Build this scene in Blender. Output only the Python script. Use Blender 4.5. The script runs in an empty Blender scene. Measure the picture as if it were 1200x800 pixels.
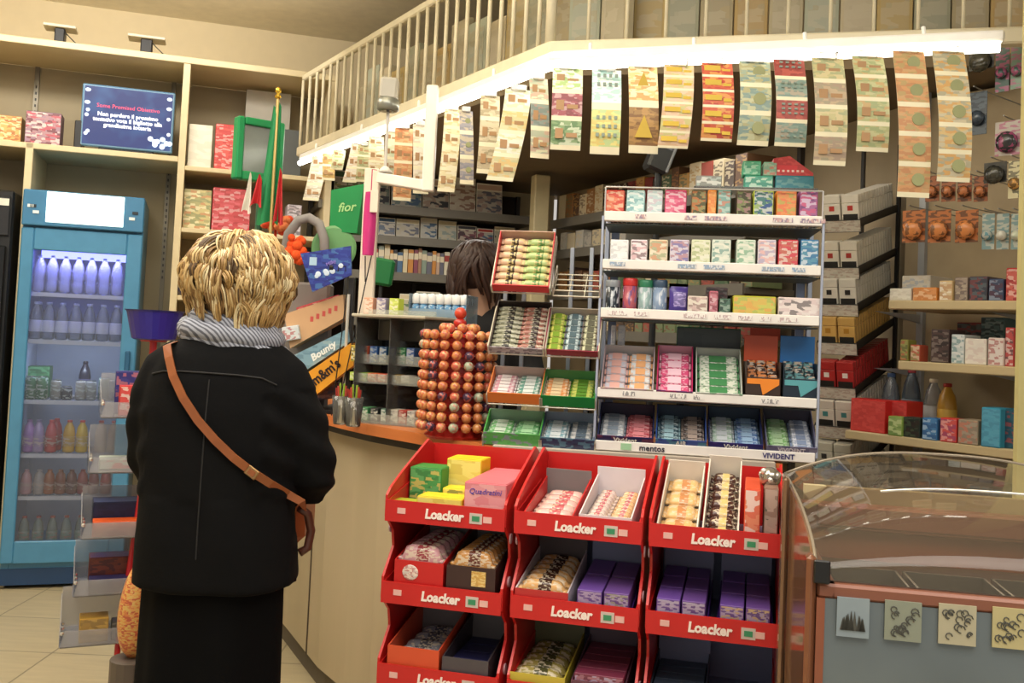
import bpy, bmesh, math, random
from mathutils import Matrix, Vector
PI = math.pi
random.seed(7)
SC = bpy.context.scene
COL = SC.collection

# ------------------------------------------------------------------ camera, world, light, exposure
F_PX, CAM_H, ROLL, PIT = 1150.0, 1.38, 0.045, math.radians(2.5)
CY = 390 - F_PX * math.tan(PIT)
_c, _s, _cp, _sp = math.cos(ROLL), math.sin(ROLL), math.cos(PIT), math.sin(PIT)
cam_d = bpy.data.cameras.new('camera')
cam = bpy.data.objects.new('camera', cam_d); COL.objects.link(cam)
cam_d.sensor_width = 36; cam_d.lens = F_PX / 1200 * 36
cam_d.shift_y = (CY - 400) / 1200.0
cam_d.clip_start = .05
R3 = Matrix(((_c, -_s, 0), (-_s * _sp, -_c * _sp, -_cp), (_s * _cp, _c * _cp, -_sp)))
cam.matrix_world = Matrix.Translation((0, 0, CAM_H)) @ R3.to_4x4()
SC.camera = cam

W = bpy.data.worlds.new('world'); SC.world = W; W.use_nodes = True
W.node_tree.nodes['Background'].inputs[0].default_value = (1.0, .94, .86, 1)
W.node_tree.nodes['Background'].inputs[1].default_value = 0.75
SC.view_settings.view_transform = 'Standard'; SC.view_settings.look = 'None'
SC.view_settings.exposure = -0.36; SC.view_settings.gamma = 1; SC.view_settings.use_curve_mapping = False

def area(name, loc, sx, sy, power, col, rot=(0, 0, 0)):
    l = bpy.data.lights.new(name, 'AREA'); l.shape = 'RECTANGLE'; l.size = sx; l.size_y = sy
    l.energy = power; l.color = col
    o = bpy.data.objects.new(name, l); o.location = loc; o.rotation_euler = rot; COL.objects.link(o)
    return o
WARM = (1, .94, .85)
area('ceiling_glow', (-.9, 1.6, 3.02), 2.2, 1.4, 72, WARM)
area('ceiling_glow', (.9, .3, 3.02), 2.2, 1.4, 74, WARM)
area('ceiling_glow', (-2.2, 3.5, 3.02), 1.0, 1.2, 40, WARM)
area('added_upfill', (-1.2, 2.6, 2.75), 1.6, 1.2, 60, WARM, (PI, 0, 0))  # added fill aimed up for ceiling bounce, no fitting here
area('added_upfill', (-2.0, 4.3, 2.98), 1.8, .12, 22, WARM, (math.radians(100), 0, math.radians(18)))  # added fill that brightens the wall above the shelving
area('added_counter_fill', (.75, 4.0, 2.23), .5, .9, 5, WARM)  # added fill under the loft floor, no fitting modelled
area('added_counter_fill', (-.35, 4.75, 2.23), .9, .4, 13, WARM)  # second added fill, towards the magazine shelves

# ------------------------------------------------------------------ measuring: a photo pixel gives a ray
def ray(px, py):
    a = (px - 600) / F_PX; b = -(py - CY) / F_PX
    x = a * _c - b * _s; y = a * _s + b * _c
    return Vector((x, _cp - y * _sp, _sp + y * _cp))
def P(px, py, d):
    r = ray(px, py); return Vector((0, 0, CAM_H)) + r * (d / r.y)
def PZ(px, py, z):
    r = ray(px, py); return Vector((0, 0, CAM_H)) + r * ((z - CAM_H) / r.z)
def proj(v):
    z = v.z - CAM_H; d = v.y * _cp + z * _sp
    y = (-v.y * _sp + z * _cp) / d; x = v.x / d
    return 600 + (x * _c + y * _s) * F_PX, CY - (-x * _s + y * _c) * F_PX
class Frame:
    """a standing direction in the room: x along the front, y deeper, z up"""
    def __init__(s, x, y, z, deg):
        s.a = math.radians(deg); s.o = Vector((x, y, z))
        s.u = Vector((math.cos(s.a), math.sin(s.a), 0)); s.v = Vector((-math.sin(s.a), math.cos(s.a), 0))
    def w(s, x, y, z): return s.o + s.u * x + s.v * y + Vector((0, 0, z))
    def hit(s, px, py, y=0):
        r = ray(px, py); c = Vector((0, 0, CAM_H)); p0 = s.o + s.v * y
        t = (p0 - c).dot(s.v) / r.dot(s.v); q = c + r * t - s.o
        return q.dot(s.u), q.z
    def x_at(s, px, z, y=0):
        py = 400
        for _ in range(5):
            x, _z = s.hit(px, py, y); py = proj(s.w(x, y, z))[1]
        return x

# ------------------------------------------------------------------ materials
_M = {}
def lin(c):
    return tuple((v / 12.92 if v <= .04045 else ((v + .055) / 1.055) ** 2.4) for v in c)
def hexc(h):
    if isinstance(h, str): return lin([int(h[i:i + 2], 16) / 255 for i in (0, 2, 4)])
    return h
def newmat(name):
    m = bpy.data.materials.new(name); m.use_nodes = True
    return m, m.node_tree, m.node_tree.nodes['Principled BSDF']
def mat(h, rough=.5, metal=0, bump=0, spec=.5, noise=.12, ns=14):
    key = ('m', h, rough, metal, bump, noise, ns)
    if key in _M: return _M[key]
    m, nt, b = newmat('surface')
    c = hexc(h)
    tc = nt.nodes.new('ShaderNodeTexCoord'); nz = nt.nodes.new('ShaderNodeTexNoise')
    nz.inputs['Scale'].default_value = ns; nz.inputs['Detail'].default_value = 3
    nt.links.new(tc.outputs['Object'], nz.inputs['Vector'])
    mx = nt.nodes.new('ShaderNodeMix'); mx.data_type = 'RGBA'
    mx.inputs[6].default_value = (*[v * (1 - noise) for v in c], 1)
    mx.inputs[7].default_value = (*[min(1, v * (1 + noise)) for v in c], 1)
    nt.links.new(nz.outputs[0], mx.inputs[0]); nt.links.new(mx.outputs[2], b.inputs['Base Color'])
    b.inputs['Roughness'].default_value = rough; b.inputs['Metallic'].default_value = metal
    b.inputs['Specular IOR Level'].default_value = spec
    if bump:
        bp = nt.nodes.new('ShaderNodeBump'); bp.inputs['Strength'].default_value = bump; bp.inputs['Distance'].default_value = .004
        n2 = nt.nodes.new('ShaderNodeTexNoise'); n2.inputs['Scale'].default_value = ns * 8
        nt.links.new(tc.outputs['Object'], n2.inputs['Vector'])
        nt.links.new(n2.outputs[0], bp.inputs['Height']); nt.links.new(bp.outputs[0], b.inputs['Normal'])
    _M[key] = m; return m
def emit(h, st):
    key = ('e', h, st)
    if key in _M: return _M[key]
    m, nt, b = newmat('glow'); c = hexc(h)
    b.inputs['Base Color'].default_value = (*c, 1)
    b.inputs['Emission Color'].default_value = (*c, 1); b.inputs['Emission Strength'].default_value = st
    _M[key] = m; return m
def pm(*cols, s=45, st=(.75, 1, 1.7), rough=.35, jit=True, soft=.3):
    """printed packaging: blocky patches of the given inks"""
    key = ('p', cols, s, st, rough, jit, soft)
    if key in _M: return _M[key]
    m, nt, b = newmat('print')
    tc = nt.nodes.new('ShaderNodeTexCoord'); mp = nt.nodes.new('ShaderNodeMapping')
    mp.inputs['Scale'].default_value = (2.5 * s * st[0], 2.5 * s * st[1], 2.5 * s * st[2])
    nt.links.new(tc.outputs['Object'], mp.inputs['Vector'])
    if jit:
        oi = nt.nodes.new('ShaderNodeObjectInfo'); ml = nt.nodes.new('ShaderNodeMath'); ml.operation = 'MULTIPLY'
        ml.inputs[1].default_value = .6
        nt.links.new(oi.outputs['Random'], ml.inputs[0]); nt.links.new(ml.outputs[0], mp.inputs['Location'])
    vo = nt.nodes.new('ShaderNodeTexVoronoi'); vo.distance = 'CHEBYCHEV'
    vo.inputs['Scale'].default_value = 1; vo.inputs['Randomness'].default_value = .8
    nt.links.new(mp.outputs[0], vo.inputs['Vector'])
    sp = nt.nodes.new('ShaderNodeSeparateColor'); nt.links.new(vo.outputs['Color'], sp.inputs[0])
    cr = nt.nodes.new('ShaderNodeValToRGB'); cr.color_ramp.interpolation = 'CONSTANT'
    el = cr.color_ramp.elements; n = len(cols)
    def ink(h):
        c = hexc(h); g = .3 * c[0] + .55 * c[1] + .15 * c[2]; return (*[v * .82 + g * .18 for v in c], 1)
    el[0].position = 0; el[0].color = ink(cols[0])
    el[1].position = 1 / n; i0 = ink(cols[0]); mixi = lambda c: (*[c[q] * (1 - soft) + i0[q] * soft for q in range(3)], 1)
    el[1].color = mixi(ink(cols[1 % n]))
    for i in range(2, n):
        e = el.new(i / n); e.color = mixi(ink(cols[i]))
    nt.links.new(sp.outputs[0], cr.inputs[0]); nt.links.new(cr.outputs[0], b.inputs['Base Color'])
    b.inputs['Roughness'].default_value = rough
    _M[key] = m; return m
def clear(h='FFFFFF', a=.18, rough=.05):
    """clear plastic or glass"""
    key = ('c', h, a, rough)
    if key in _M: return _M[key]
    m, nt, b = newmat('clear')
    nt.nodes.remove(b); out = nt.nodes['Material Output']
    tr = nt.nodes.new('ShaderNodeBsdfTransparent'); gl = nt.nodes.new('ShaderNodeBsdfGlossy'); df = nt.nodes.new('ShaderNodeBsdfDiffuse')
    gl.inputs['Roughness'].default_value = rough; df.inputs[0].default_value = (*hexc(h), 1)
    tr.inputs[0].default_value = (*[.5 + .5 * v for v in hexc(h)], 1)
    fr = nt.nodes.new('ShaderNodeFresnel'); fr.inputs[0].default_value = 1.45
    m1 = nt.nodes.new('ShaderNodeMixShader'); m2 = nt.nodes.new('ShaderNodeMixShader')
    m1.inputs[0].default_value = a
    nt.links.new(tr.outputs[0], m1.inputs[1]); nt.links.new(df.outputs[0], m1.inputs[2])
    nt.links.new(fr.outputs[0], m2.inputs[0]); nt.links.new(m1.outputs[0], m2.inputs[1]); nt.links.new(gl.outputs[0], m2.inputs[2])
    nt.links.new(m2.outputs[0], out.inputs[0])
    _M[key] = m; return m
def woodmat(h1, h2, s=(2, 30, 30), rough=.45):
    key = ('w', h1, h2, s)
    if key in _M: return _M[key]
    m, nt, b = newmat('wood')
    tc = nt.nodes.new('ShaderNodeTexCoord'); mp = nt.nodes.new('ShaderNodeMapping'); mp.inputs['Scale'].default_value = s
    nz = nt.nodes.new('ShaderNodeTexNoise'); nz.inputs['Scale'].default_value = 1; nz.inputs['Detail'].default_value = 5
    mx = nt.nodes.new('ShaderNodeMix'); mx.data_type = 'RGBA'
    mx.inputs[6].default_value = (*hexc(h1), 1); mx.inputs[7].default_value = (*hexc(h2), 1)
    nt.links.new(tc.outputs['Object'], mp.inputs[0]); nt.links.new(mp.outputs[0], nz.inputs['Vector'])
    nt.links.new(nz.outputs[0], mx.inputs[0]); nt.links.new(mx.outputs[2], b.inputs['Base Color'])
    b.inputs['Roughness'].default_value = rough
    _M[key] = m; return m

# ------------------------------------------------------------------ mesh builder
class MB:
    def __init__(s): s.b = bmesh.new(); s.X = Matrix.Identity(4)
    def _fin(s, vs, m):
        for v in vs: v.co = s.X @ v.co
        for f in {f for v in vs for f in v.link_faces}: f.material_index = m
    def box(s, x0, x1, y0, y1, z0, z1, m=0, bev=0, R=None):
        r = bmesh.ops.create_cube(s.b, size=1)['verts']
        c = Vector(((x0 + x1) / 2, (y0 + y1) / 2, (z0 + z1) / 2)); d = (abs(x1 - x0), abs(y1 - y0), abs(z1 - z0))
        for v in r: v.co = Vector((v.co.x * d[0], v.co.y * d[1], v.co.z * d[2]))
        if bev:
            es = list({e for v in r for e in v.link_edges})
            q = bmesh.ops.bevel(s.b, geom=es, offset=min(bev, min(d) * .45), segments=1, affect='EDGES', profile=.5)
            r = list({v for f in q['faces'] for v in f.verts} | {v for v in r if v.is_valid})
        for v in r: v.co = c + ((R @ v.co) if R else v.co)
        s._fin(r, m); return s
    def cyl(s, p0, p1, r0, r1=None, n=12, m=0, cap=True):
        return s.tube([p0, p1], [r0, r0 if r1 is None else r1], n, m, cap)
    def tube(s, pts, r, n=8, m=0, cap=True, closed=False, flat=1):
        pts = [Vector(p) for p in pts]; k = len(pts)
        rs = list(r) if isinstance(r, (list, tuple)) else [r] * k
        rings = []; nrm = None
        for i, p in enumerate(pts):
            if closed: t = pts[(i + 1) % k] - pts[i - 1]
            else: t = pts[min(i + 1, k - 1)] - pts[max(i - 1, 0)]
            t.normalize()
            if nrm is None:
                up = Vector((0, 0, 1)) if abs(t.z) < .9 else Vector((0, 1, 0))
                nrm = t.cross(up).normalized()
            else:
                nrm = (nrm - t * nrm.dot(t)).normalized()
            bi = t.cross(nrm)
            rings.append([s.b.verts.new(s.X @ (p + nrm * math.cos(2 * PI * j / n) * rs[i] + bi * math.sin(2 * PI * j / n) * rs[i] * flat)) for j in range(n)])
        for i in range(k if closed else k - 1):
            a, c = rings[i], rings[(i + 1) % k]
            for j in range(n):
                s.b.faces.new((a[j], a[(j + 1) % n], c[(j + 1) % n], c[j])).material_index = m
        if cap and not closed:
            s.b.faces.new(rings[0][::-1]).material_index = m; s.b.faces.new(rings[-1]).material_index = m
        return s
    def lathe(s, prof, n=16, m=0, c=(0, 0, 0), ms=None):
        c = Vector(c); rings = []
        for r, z in prof:
            rings.append([s.b.verts.new(s.X @ (c + Vector((max(r, 1e-4) * math.cos(2 * PI * j / n), max(r, 1e-4) * math.sin(2 * PI * j / n), z)))) for j in range(n)])
        for i in range(len(prof) - 1):
            for j in range(n):
                s.b.faces.new((rings[i][j], rings[i][(j + 1) % n], rings[i + 1][(j + 1) % n], rings[i + 1][j])).material_index = ms[i] if ms else m
        s.b.faces.new(rings[0][::-1]).material_index = ms[0] if ms else m
        s.b.faces.new(rings[-1]).material_index = ms[-1] if ms else m
        return s
    def ball(s, c, r, sx=1, sy=1, sz=1, n=12, m=0):
        q = bmesh.ops.create_uvsphere(s.b, u_segments=n, v_segments=max(6, n * 2 // 3), radius=1)['verts']
        for v in q: v.co = Vector(c) + Vector((v.co.x * r * sx, v.co.y * r * sy, v.co.z * r * sz))
        s._fin(q, m); return s
    def prism(s, poly, t0, t1, ax='z', m=0, m2=None):
        def pt(a, b, t): return Vector((a, b, t)) if ax == 'z' else (Vector((a, t, b)) if ax == 'y' else Vector((t, a, b)))
        lo = [s.b.verts.new(s.X @ pt(a, b, t0)) for a, b in poly]; hi = [s.b.verts.new(s.X @ pt(a, b, t1)) for a, b in poly]
        n = len(poly)
        s.b.faces.new(lo[::-1]).material_index = m; s.b.faces.new(hi).material_index = m
        for i in range(n): s.b.faces.new((lo[i], lo[(i + 1) % n], hi[(i + 1) % n], hi[i])).material_index = m if m2 is None else m2
        return s
    def grid(s, fn, nu, nv, m=0, mf=None, thick=0):
        vs = [[s.b.verts.new(s.X @ Vector(fn(i / nu, j / nv))) for j in range(nv + 1)] for i in range(nu + 1)]
        for i in range(nu):
            for j in range(nv):
                s.b.faces.new((vs[i][j], vs[i + 1][j], vs[i + 1][j + 1], vs[i][j + 1])).material_index = mf(i / nu, j / nv) if mf else m
        return s
    def mesh(s, name, mats, smooth=False):
        bmesh.ops.recalc_face_normals(s.b, faces=s.b.faces)
        me = bpy.data.meshes.new(name); s.b.to_mesh(me); s.b.free()
        for q in (mats if isinstance(mats, (list, tuple)) else [mats]): me.materials.append(q)
        if smooth:
            for p in me.polygons: p.use_smooth = True
        return me
    def build(s, name, mats, parent=None, smooth=False, loc=(0, 0, 0), rot=(0, 0, 0)):
        o = bpy.data.objects.new(name, s.mesh(name, mats, smooth)); COL.objects.link(o)
        o.location = loc; o.rotation_euler = rot
        if parent: o.parent = parent
        return o
LABELS = {}
def tag(o, label, cat, group=None):
    o['label'] = label; o['category'] = cat
    if group: o['group'] = group
    if label in LABELS and not (group and LABELS[label] == group): print('DUPLICATE LABEL', label)
    if not 4 <= len(label.split()) <= 16: print('LABEL LENGTH', len(label.split()), label)
    LABELS[label] = group
    return o
def thing(name, label, cat, loc, rz=0, group=None, rx=0):
    o = bpy.data.objects.new(name, None); COL.objects.link(o); o.empty_display_size = .05
    o.location = loc; o.rotation_euler = (rx, 0, rz); return tag(o, label, cat, group)
def struct(o): o['kind'] = 'structure'; return o
KIDS = {}
def kids(o): return [c for c in o.children]
def dup(root, loc, rz=0, label=None, group=None, rx=0, ry=0, cat=None):
    r = root.copy(); COL.objects.link(r); r.location = loc; r.rotation_euler = (rx, ry, rz)
    if 'group' in r and not group: del r['group']
    tag(r, label or root['label'], cat or root['category'], group)
    for ch in list(root.children):
        c = ch.copy(); COL.objects.link(c); c.parent = r
        for g in list(ch.children):
            d = g.copy(); COL.objects.link(d); d.parent = c
    return r
_PR = {}
def put(key, maker, loc, rz, label, cat, group, rx=0, ry=0, name='thing'):
    """first time builds the thing, afterwards copies it with its parts"""
    if key in _PR: return dup(_PR[key], loc, rz, label, group, rx, ry, cat)
    o = maker(); o.name = name; _PR[key] = o
    o.location = loc; o.rotation_euler = (rx, ry, rz); tag(o, label, cat, group); return o
def empty(name):
    o = bpy.data.objects.new(name, None); COL.objects.link(o); o.empty_display_size = .05; return o
def text(s, size, m, parent, loc, rot=(PI / 2, 0, 0), name='lettering', ext=.0006, shear=0, off=0, sx=1):
    cu = bpy.data.curves.new('t', 'FONT'); cu.body = s; cu.size = size; cu.extrude = ext; cu.align_x = 'CENTER'; cu.align_y = 'CENTER'
    cu.shear = shear; cu.offset = off; cu.resolution_u = 2
    t = bpy.data.objects.new('t', cu); COL.objects.link(t)
    me = bpy.data.meshes.new_from_object(t.evaluated_get(bpy.context.evaluated_depsgraph_get()))
    if off and any(abs(v.co.y) > size * .9 or abs(v.co.x) > size * len(s) * .5 for v in me.vertices):
        cu.offset = 0; bpy.context.view_layer.update()
        me = bpy.data.meshes.new_from_object(t.evaluated_get(bpy.context.evaluated_depsgraph_get()))
    bpy.data.objects.remove(t); bpy.data.curves.remove(cu)
    me.materials.clear(); me.materials.append(m)
    for v in me.vertices: v.co.x *= sx
    o = bpy.data.objects.new(name, me); COL.objects.link(o); o.parent = parent; o.location = loc; o.rotation_euler = rot
    return o
ORD = ['first', 'second', 'third', 'fourth', 'fifth', 'sixth', 'seventh', 'eighth', 'ninth', 'tenth', 'eleventh', 'twelfth', 'thirteenth', 'fourteenth', 'fifteenth', 'sixteenth', 'seventeenth', 'eighteenth', 'nineteenth', 'twentieth'] + ['twenty-' + q for q in ('first', 'second', 'third', 'fourth', 'fifth', 'sixth', 'seventh', 'eighth', 'ninth')] + ['thirtieth'] + ['thirty-' + q for q in ('first', 'second', 'third', 'fourth', 'fifth', 'sixth', 'seventh', 'eighth', 'ninth')]
def rank(i, n):
    if i == 0: return 'leftmost'
    if i == n - 1: return 'rightmost'
    return ORD[i] + ' from the left'

# ------------------------------------------------------------------ goods: one maker for each kind; front is -y, base at z = 0, x centred
def carton(w, d, h, body, face):
    """closed cardboard box with a printed front and a tuck flap on top"""
    e = empty('carton')
    MB().box(-w / 2, w / 2, 0, d, 0, h, 0, bev=.0015).build('box_body', mat(body, .5), e)
    MB().box(-w / 2 + .002, w / 2 - .002, -.0008, .0006, .003, h - .003).build('printed_front', face, e)
    MB().box(-w / 2 + .002, w / 2 - .002, .001, d * .8, h - .0004, h + .0008).build('top_flap', mat(body, .42), e)
    return e
def smallbox(w, d, h, body, face):
    e = MB().box(-w / 2, w / 2, 0, d, 0, h, 0, bev=.0012)
    e.box(-w / 2 + .002, w / 2 - .002, -.0006, .001, .003, h - .003, 1)
    return e.build('carton', [mat(body, .5), face])
def cigpack(c1, c2, w=.055, d=.022, h=.086):
    b = MB().box(-w / 2, w / 2, 0, d, 0, h * .70, 1, bev=.0015)
    b.box(-w / 2, w / 2, 0, d, h * .71, h, 0, bev=.0015)
    b.box(-w / 2 + .004, w / 2 - .004, -.0006, 0.001, .004, h * .33, 2)
    b.box(-.009, .009, -.0006, .001, h * .45, h * .62, 3)
    return b.build('cigarette_pack', [mat(c1, .35), mat(c1, .35), mat('222220', .5), mat(c2, .4)])
def stick(w, c1, c2, d=.019, h=.012):
    """a wrapped stick of gum tablets lying across the tray, crimped ends"""
    b = MB()
    b.box(-w / 2 + .005, w / 2 - .005, 0, d, 0, h, 0, bev=.003)
    for s in (-1, 1): b.box(s * (w / 2 - .006), s * w / 2, d * .12, d * .88, h * .35, h * .65, 1)
    b.box(-w * .22, w * .2, d * .05, d * .95, h - .0005, h + .0006, 1)
    return b.build('gum_stick', [pm(c1, c1, c2, s=90, rough=.3), mat(c2, .3)])
def bar(w, d, h, c1, c2, c3):
    """flow-wrapped snack bar lying across: pillow body and two crimped fins"""
    b = MB()
    def f(u, v):
        x = (u - .5) * w; a = v * 2 * PI; k = (1 - abs(2 * u - 1) ** 5) ** .5 if 0 < u < 1 else 0
        k = max(k, .12)
        return (x, d / 2 + math.cos(a) * d / 2 * (.75 + .25 * k), h / 2 + math.sin(a) * h / 2 * k)
    b.grid(f, 10, 10, mf=lambda u, v: 1 if .3 < u < .68 and .02 < v < .48 else 0)
    for s in (-1, 1): b.box(s * w * .46, s * (w / 2 + .006), d * .1, d * .9, h * .44, h * .56, 0)
    return b.build('snack_bar', [pm(c1, c1, c3, s=60, rough=.25), pm(c2, c3, c2, s=90, rough=.25)], smooth=True)
def bottle(r, h, body, cap, lab, liquid=None, neck=.32):
    e = empty('bottle')
    MB().lathe([(r * .6, 0), (r * .95, .004), (r, h * .06), (r, h * .28), (r * .9, h * .32), (r, h * .36), (r, h * (1 - neck) - .02), (r * .8, h * (1 - neck) + .015), (r * neck * .9 + .004, h * .9), (r * .36, h * .95)], 14).build('bottle_body', body, e, smooth=True)
    if lab: MB().lathe([(r * 1.01, h * .2), (r * 1.02, h * .21), (r * 1.02, h * .5), (r * 1.01, h * .51)], 14).build('wrap_label', lab, e, smooth=True)
    MB().lathe([(r * .42, h * .93), (r * .45, h * .935), (r * .45, h * .99), (r * .38, h)], 12).build('screw_cap', cap, e, smooth=True)
    return e
def can(r, h, body, metal='C8C8C4'):
    e = empty('can')
    MB().lathe([(r * .82, 0), (r, .008), (r, h - .012), (r * .86, h - .003)], 16).build('can_body', body, e, smooth=True)
    b = MB().lathe([(r * .86, h - .003), (r * .88, h), (r * .8, h), (r * .78, h - .004)], 16)
    b.box(-.006, .006, -.012, .006, h - .003, h - .001)
    b.build('can_lid', mat(metal, .25, 1), e)
    return e
def tub(r, h, body, cap, lab):
    """cylindrical sweets tube with a lid"""
    e = empty('tub')
    MB().lathe([(r * .9, 0), (r, .003), (r, h * .8)], 16).build('tube_body', lab, e, smooth=True)
    MB().lathe([(r * 1.02, h * .8), (r * 1.04, h * .81), (r * 1.04, h * .97), (r * .95, h)], 16).build('lid', cap, e, smooth=True)
    return e
def book(w, d, h, c, c2):
    b = MB().box(-w / 2, w / 2, 0, d, 0, h, 0, bev=.0008)
    b.box(-w / 2 - .0004, w / 2 + .0004, -.0005, .0008, h * .62, h * .86, 1)
    b.box(-w / 2 + .001, w / 2 - .001, .002, d + .0004, h - .0003, h + .0005, 2)
    return b.build('book', [mat(c, .5), mat(c2, .5), mat('E8E0CC', .8)])
def magazine(w, h, cov, title, d=.008):
    b = MB().box(-w / 2, w / 2, 0, d, 0, h, 0)
    b.box(-w / 2 + .002, w / 2 - .002, -.0006, .001, .002, h * .78, 1)
    b.box(-w / 2 + .004, w / 2 - .004, -.0008, .001, h * .82, h * .96, 2)
    return b.build('magazine', [mat('E8E0CC', .7), cov, title])
def display_tray(w, L, hw, out, inn, flap=0, front=None, fl=None):
    """open cardboard display box, lying; flap = height of the header at the back"""
    e = empty('display_tray'); t = .003
    b = MB().box(-w / 2, w / 2, 0, L, 0, t, 1)
    for s in (-1, 1): b.prism([(0, 0), (L, 0), (L, hw * 1.5), (0, hw)], s * w / 2, s * (w / 2 - t), 'x')
    b.build('tray', [out, inn], e)
    MB().box(-w / 2, w / 2, -t, 0, 0, hw).build('front_lip', front or out, e)
    MB().box(-w / 2, w / 2, L, L + t, 0, hw * 1.5 + flap).build('back_flap', fl or inn, e)
    return e

# ------------------------------------------------------------------ the room
CREAM, BEIGE = 'D9C9A6', 'BBAA8A'
FW = Frame(-2.17, 5.05, 0, 18)            # front of the left shelving along the back wall
corner = Vector((.17, 5.93, 0))
FC = Frame(corner.x, corner.y, 0, -65.3)  # side wall behind the counter
FRT = Frame(1.216, 3.12, 0, -52)            # right-hand shelving
WH = 3.15
def quadwall(name, p, q, z0, z1, m, th=.08):
    p, q = Vector(p), Vector(q); d = (q - p); L = d.length; a = math.atan2(d.y, d.x)
    o = MB().box(0, L, 0, th, z0, z1).build(name, m, loc=(p.x, p.y, 0), rot=(0, 0, a)); return struct(o)
def tilemat():
    m, nt, b = newmat('floor_tiles')
    tc = nt.nodes.new('ShaderNodeTexCoord'); br = nt.nodes.new('ShaderNodeTexBrick')
    br.offset = 0; br.inputs['Scale'].default_value = 1
    br.inputs['Brick Width'].default_value = .45; br.inputs['Row Height'].default_value = .45
    br.inputs['Mortar Size'].default_value = .004
    br.inputs['Color1'].default_value = (*hexc('CDBF9C'), 1); br.inputs['Color2'].default_value = (*hexc('C4B591'), 1)
    br.inputs['Mortar'].default_value = (*hexc('8F8468'), 1)
    nz = nt.nodes.new('ShaderNodeTexNoise'); nz.inputs['Scale'].default_value = 5; nz.inputs['Detail'].default_value = 6
    mp = nt.nodes.new('ShaderNodeMapping'); mp.inputs['Scale'].default_value = (1, 6, 1)
    mx = nt.nodes.new('ShaderNodeMix'); mx.data_type = 'RGBA'; mx.blend_type = 'MULTIPLY'; mx.inputs[0].default_value = .35
    nt.links.new(tc.outputs['Object'], br.inputs['Vector']); nt.links.new(tc.outputs['Object'], mp.inputs[0]); nt.links.new(mp.outputs[0], nz.inputs['Vector'])
    nt.links.new(br.outputs[0], mx.inputs[6]); nt.links.new(nz.outputs[0], mx.inputs[7]); nt.links.new(mx.outputs[2], b.inputs['Base Color'])
    b.inputs['Roughness'].default_value = .28
    return m
struct(MB().box(-4.2, 4.2, -1.6, 7.6, -.1, 0).build('floor', tilemat()))
struct(MB().box(-4.2, 4.2, -1.6, 7.6, WH, WH + .1).build('ceiling', mat('E6DCC2', .8)))
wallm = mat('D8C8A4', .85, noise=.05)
bw0, bw1 = FW.w(-1.7, .62, 0), FW.w(2.75, .62, 0)
quadwall('wall_back', bw0, bw1, 0, WH, wallm)
cw0 = FC.w(-.45, .32, 0); cw1 = FC.w(1.75, .32, 0)
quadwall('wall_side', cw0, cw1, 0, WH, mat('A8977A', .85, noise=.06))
rw0 = FRT.w(-.236, .5, 0); rw1 = FRT.w(2.6, .5, 0)
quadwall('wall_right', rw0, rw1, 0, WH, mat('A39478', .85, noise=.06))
quadwall('wall_left', (-3.75, -1.6, 0), (-3.75, 5.4, 0), 0, WH, wallm)
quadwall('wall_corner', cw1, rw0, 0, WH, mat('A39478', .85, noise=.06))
# corner post behind the counter
struct(MB().box(-.045, .045, -.04, .04, 0, 2.28, bev=.006).build('trim_1', mat('C9BC93', .5), loc=P(632, 250, 5.55).xy.to_3d(), rot=(0, 0, FW.a)))

# counter-top canopy path (bar of light over the edge of the counter)
A0, A1, A2 = PZ(350, 190, 2.22), PZ(645, 75, 2.22), PZ(1178, 52, 2.22)
BM0, BM1, BM2 = PZ(347, 180, 2.30), PZ(642, 60, 2.30), PZ(1240, 43, 2.30)
def dirn(p, q): d = (q - p); d.z = 0; return d.normalized()
def seg_rot(p, q): d = q - p; return math.atan2(d.y, d.x)
cant = thing('canopy_railing', 'cream canopy rail with upright rods running above the light over the counter', 'railing', (0, 0, 0))
def sweepbox(mb, p, q, w, z0, z1, m=0, off=0):
    d = dirn(p, q); n = Vector((-d.y, d.x, 0)); L = (q - p).to_2d().length
    o = p + n * off
    X = Matrix(((d.x, n.x, 0, o.x), (d.y, n.y, 0, o.y), (0, 0, 1, 0), (0, 0, 0, 1)))
    s = mb.X; mb.X = X; mb.box(0, L, 0, w, z0, z1, m, bev=.006); mb.X = s
rm = mat('D8CFB2', .5)
b = MB(); sweepbox(b, BM0, BM1, .05, 2.285, 2.335); sweepbox(b, BM1, BM2, .05, 2.285, 2.335); b.build('bottom_rail', rm, cant)
b = MB(); sweepbox(b, BM0, BM1, .03, 2.70, 2.735, off=.01); sweepbox(b, BM1, BM2, .03, 2.70, 2.735, off=.01); b.build('top_rail', rm, cant)
def along(p, q, t): return p + (q - p) * t
nrod = 27
for i in range(nrod):
    t = (i + .3) / nrod; p = along(BM0, BM1, t ** .92)
    MB().cyl((p.x, p.y + .025, 2.335), (p.x, p.y + .025, 2.70), .008, n=8).build('rod', rm, cant, smooth=True)
for i in range(12):
    p = along(BM1, BM2, (i + .06) / 12); r = .018 if i == 0 else .006
    MB().cyl((p.x, p.y + .025, 2.335), (p.x, p.y + .025, 2.70), r, n=8).build('rod', rm, cant, smooth=True)
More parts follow.
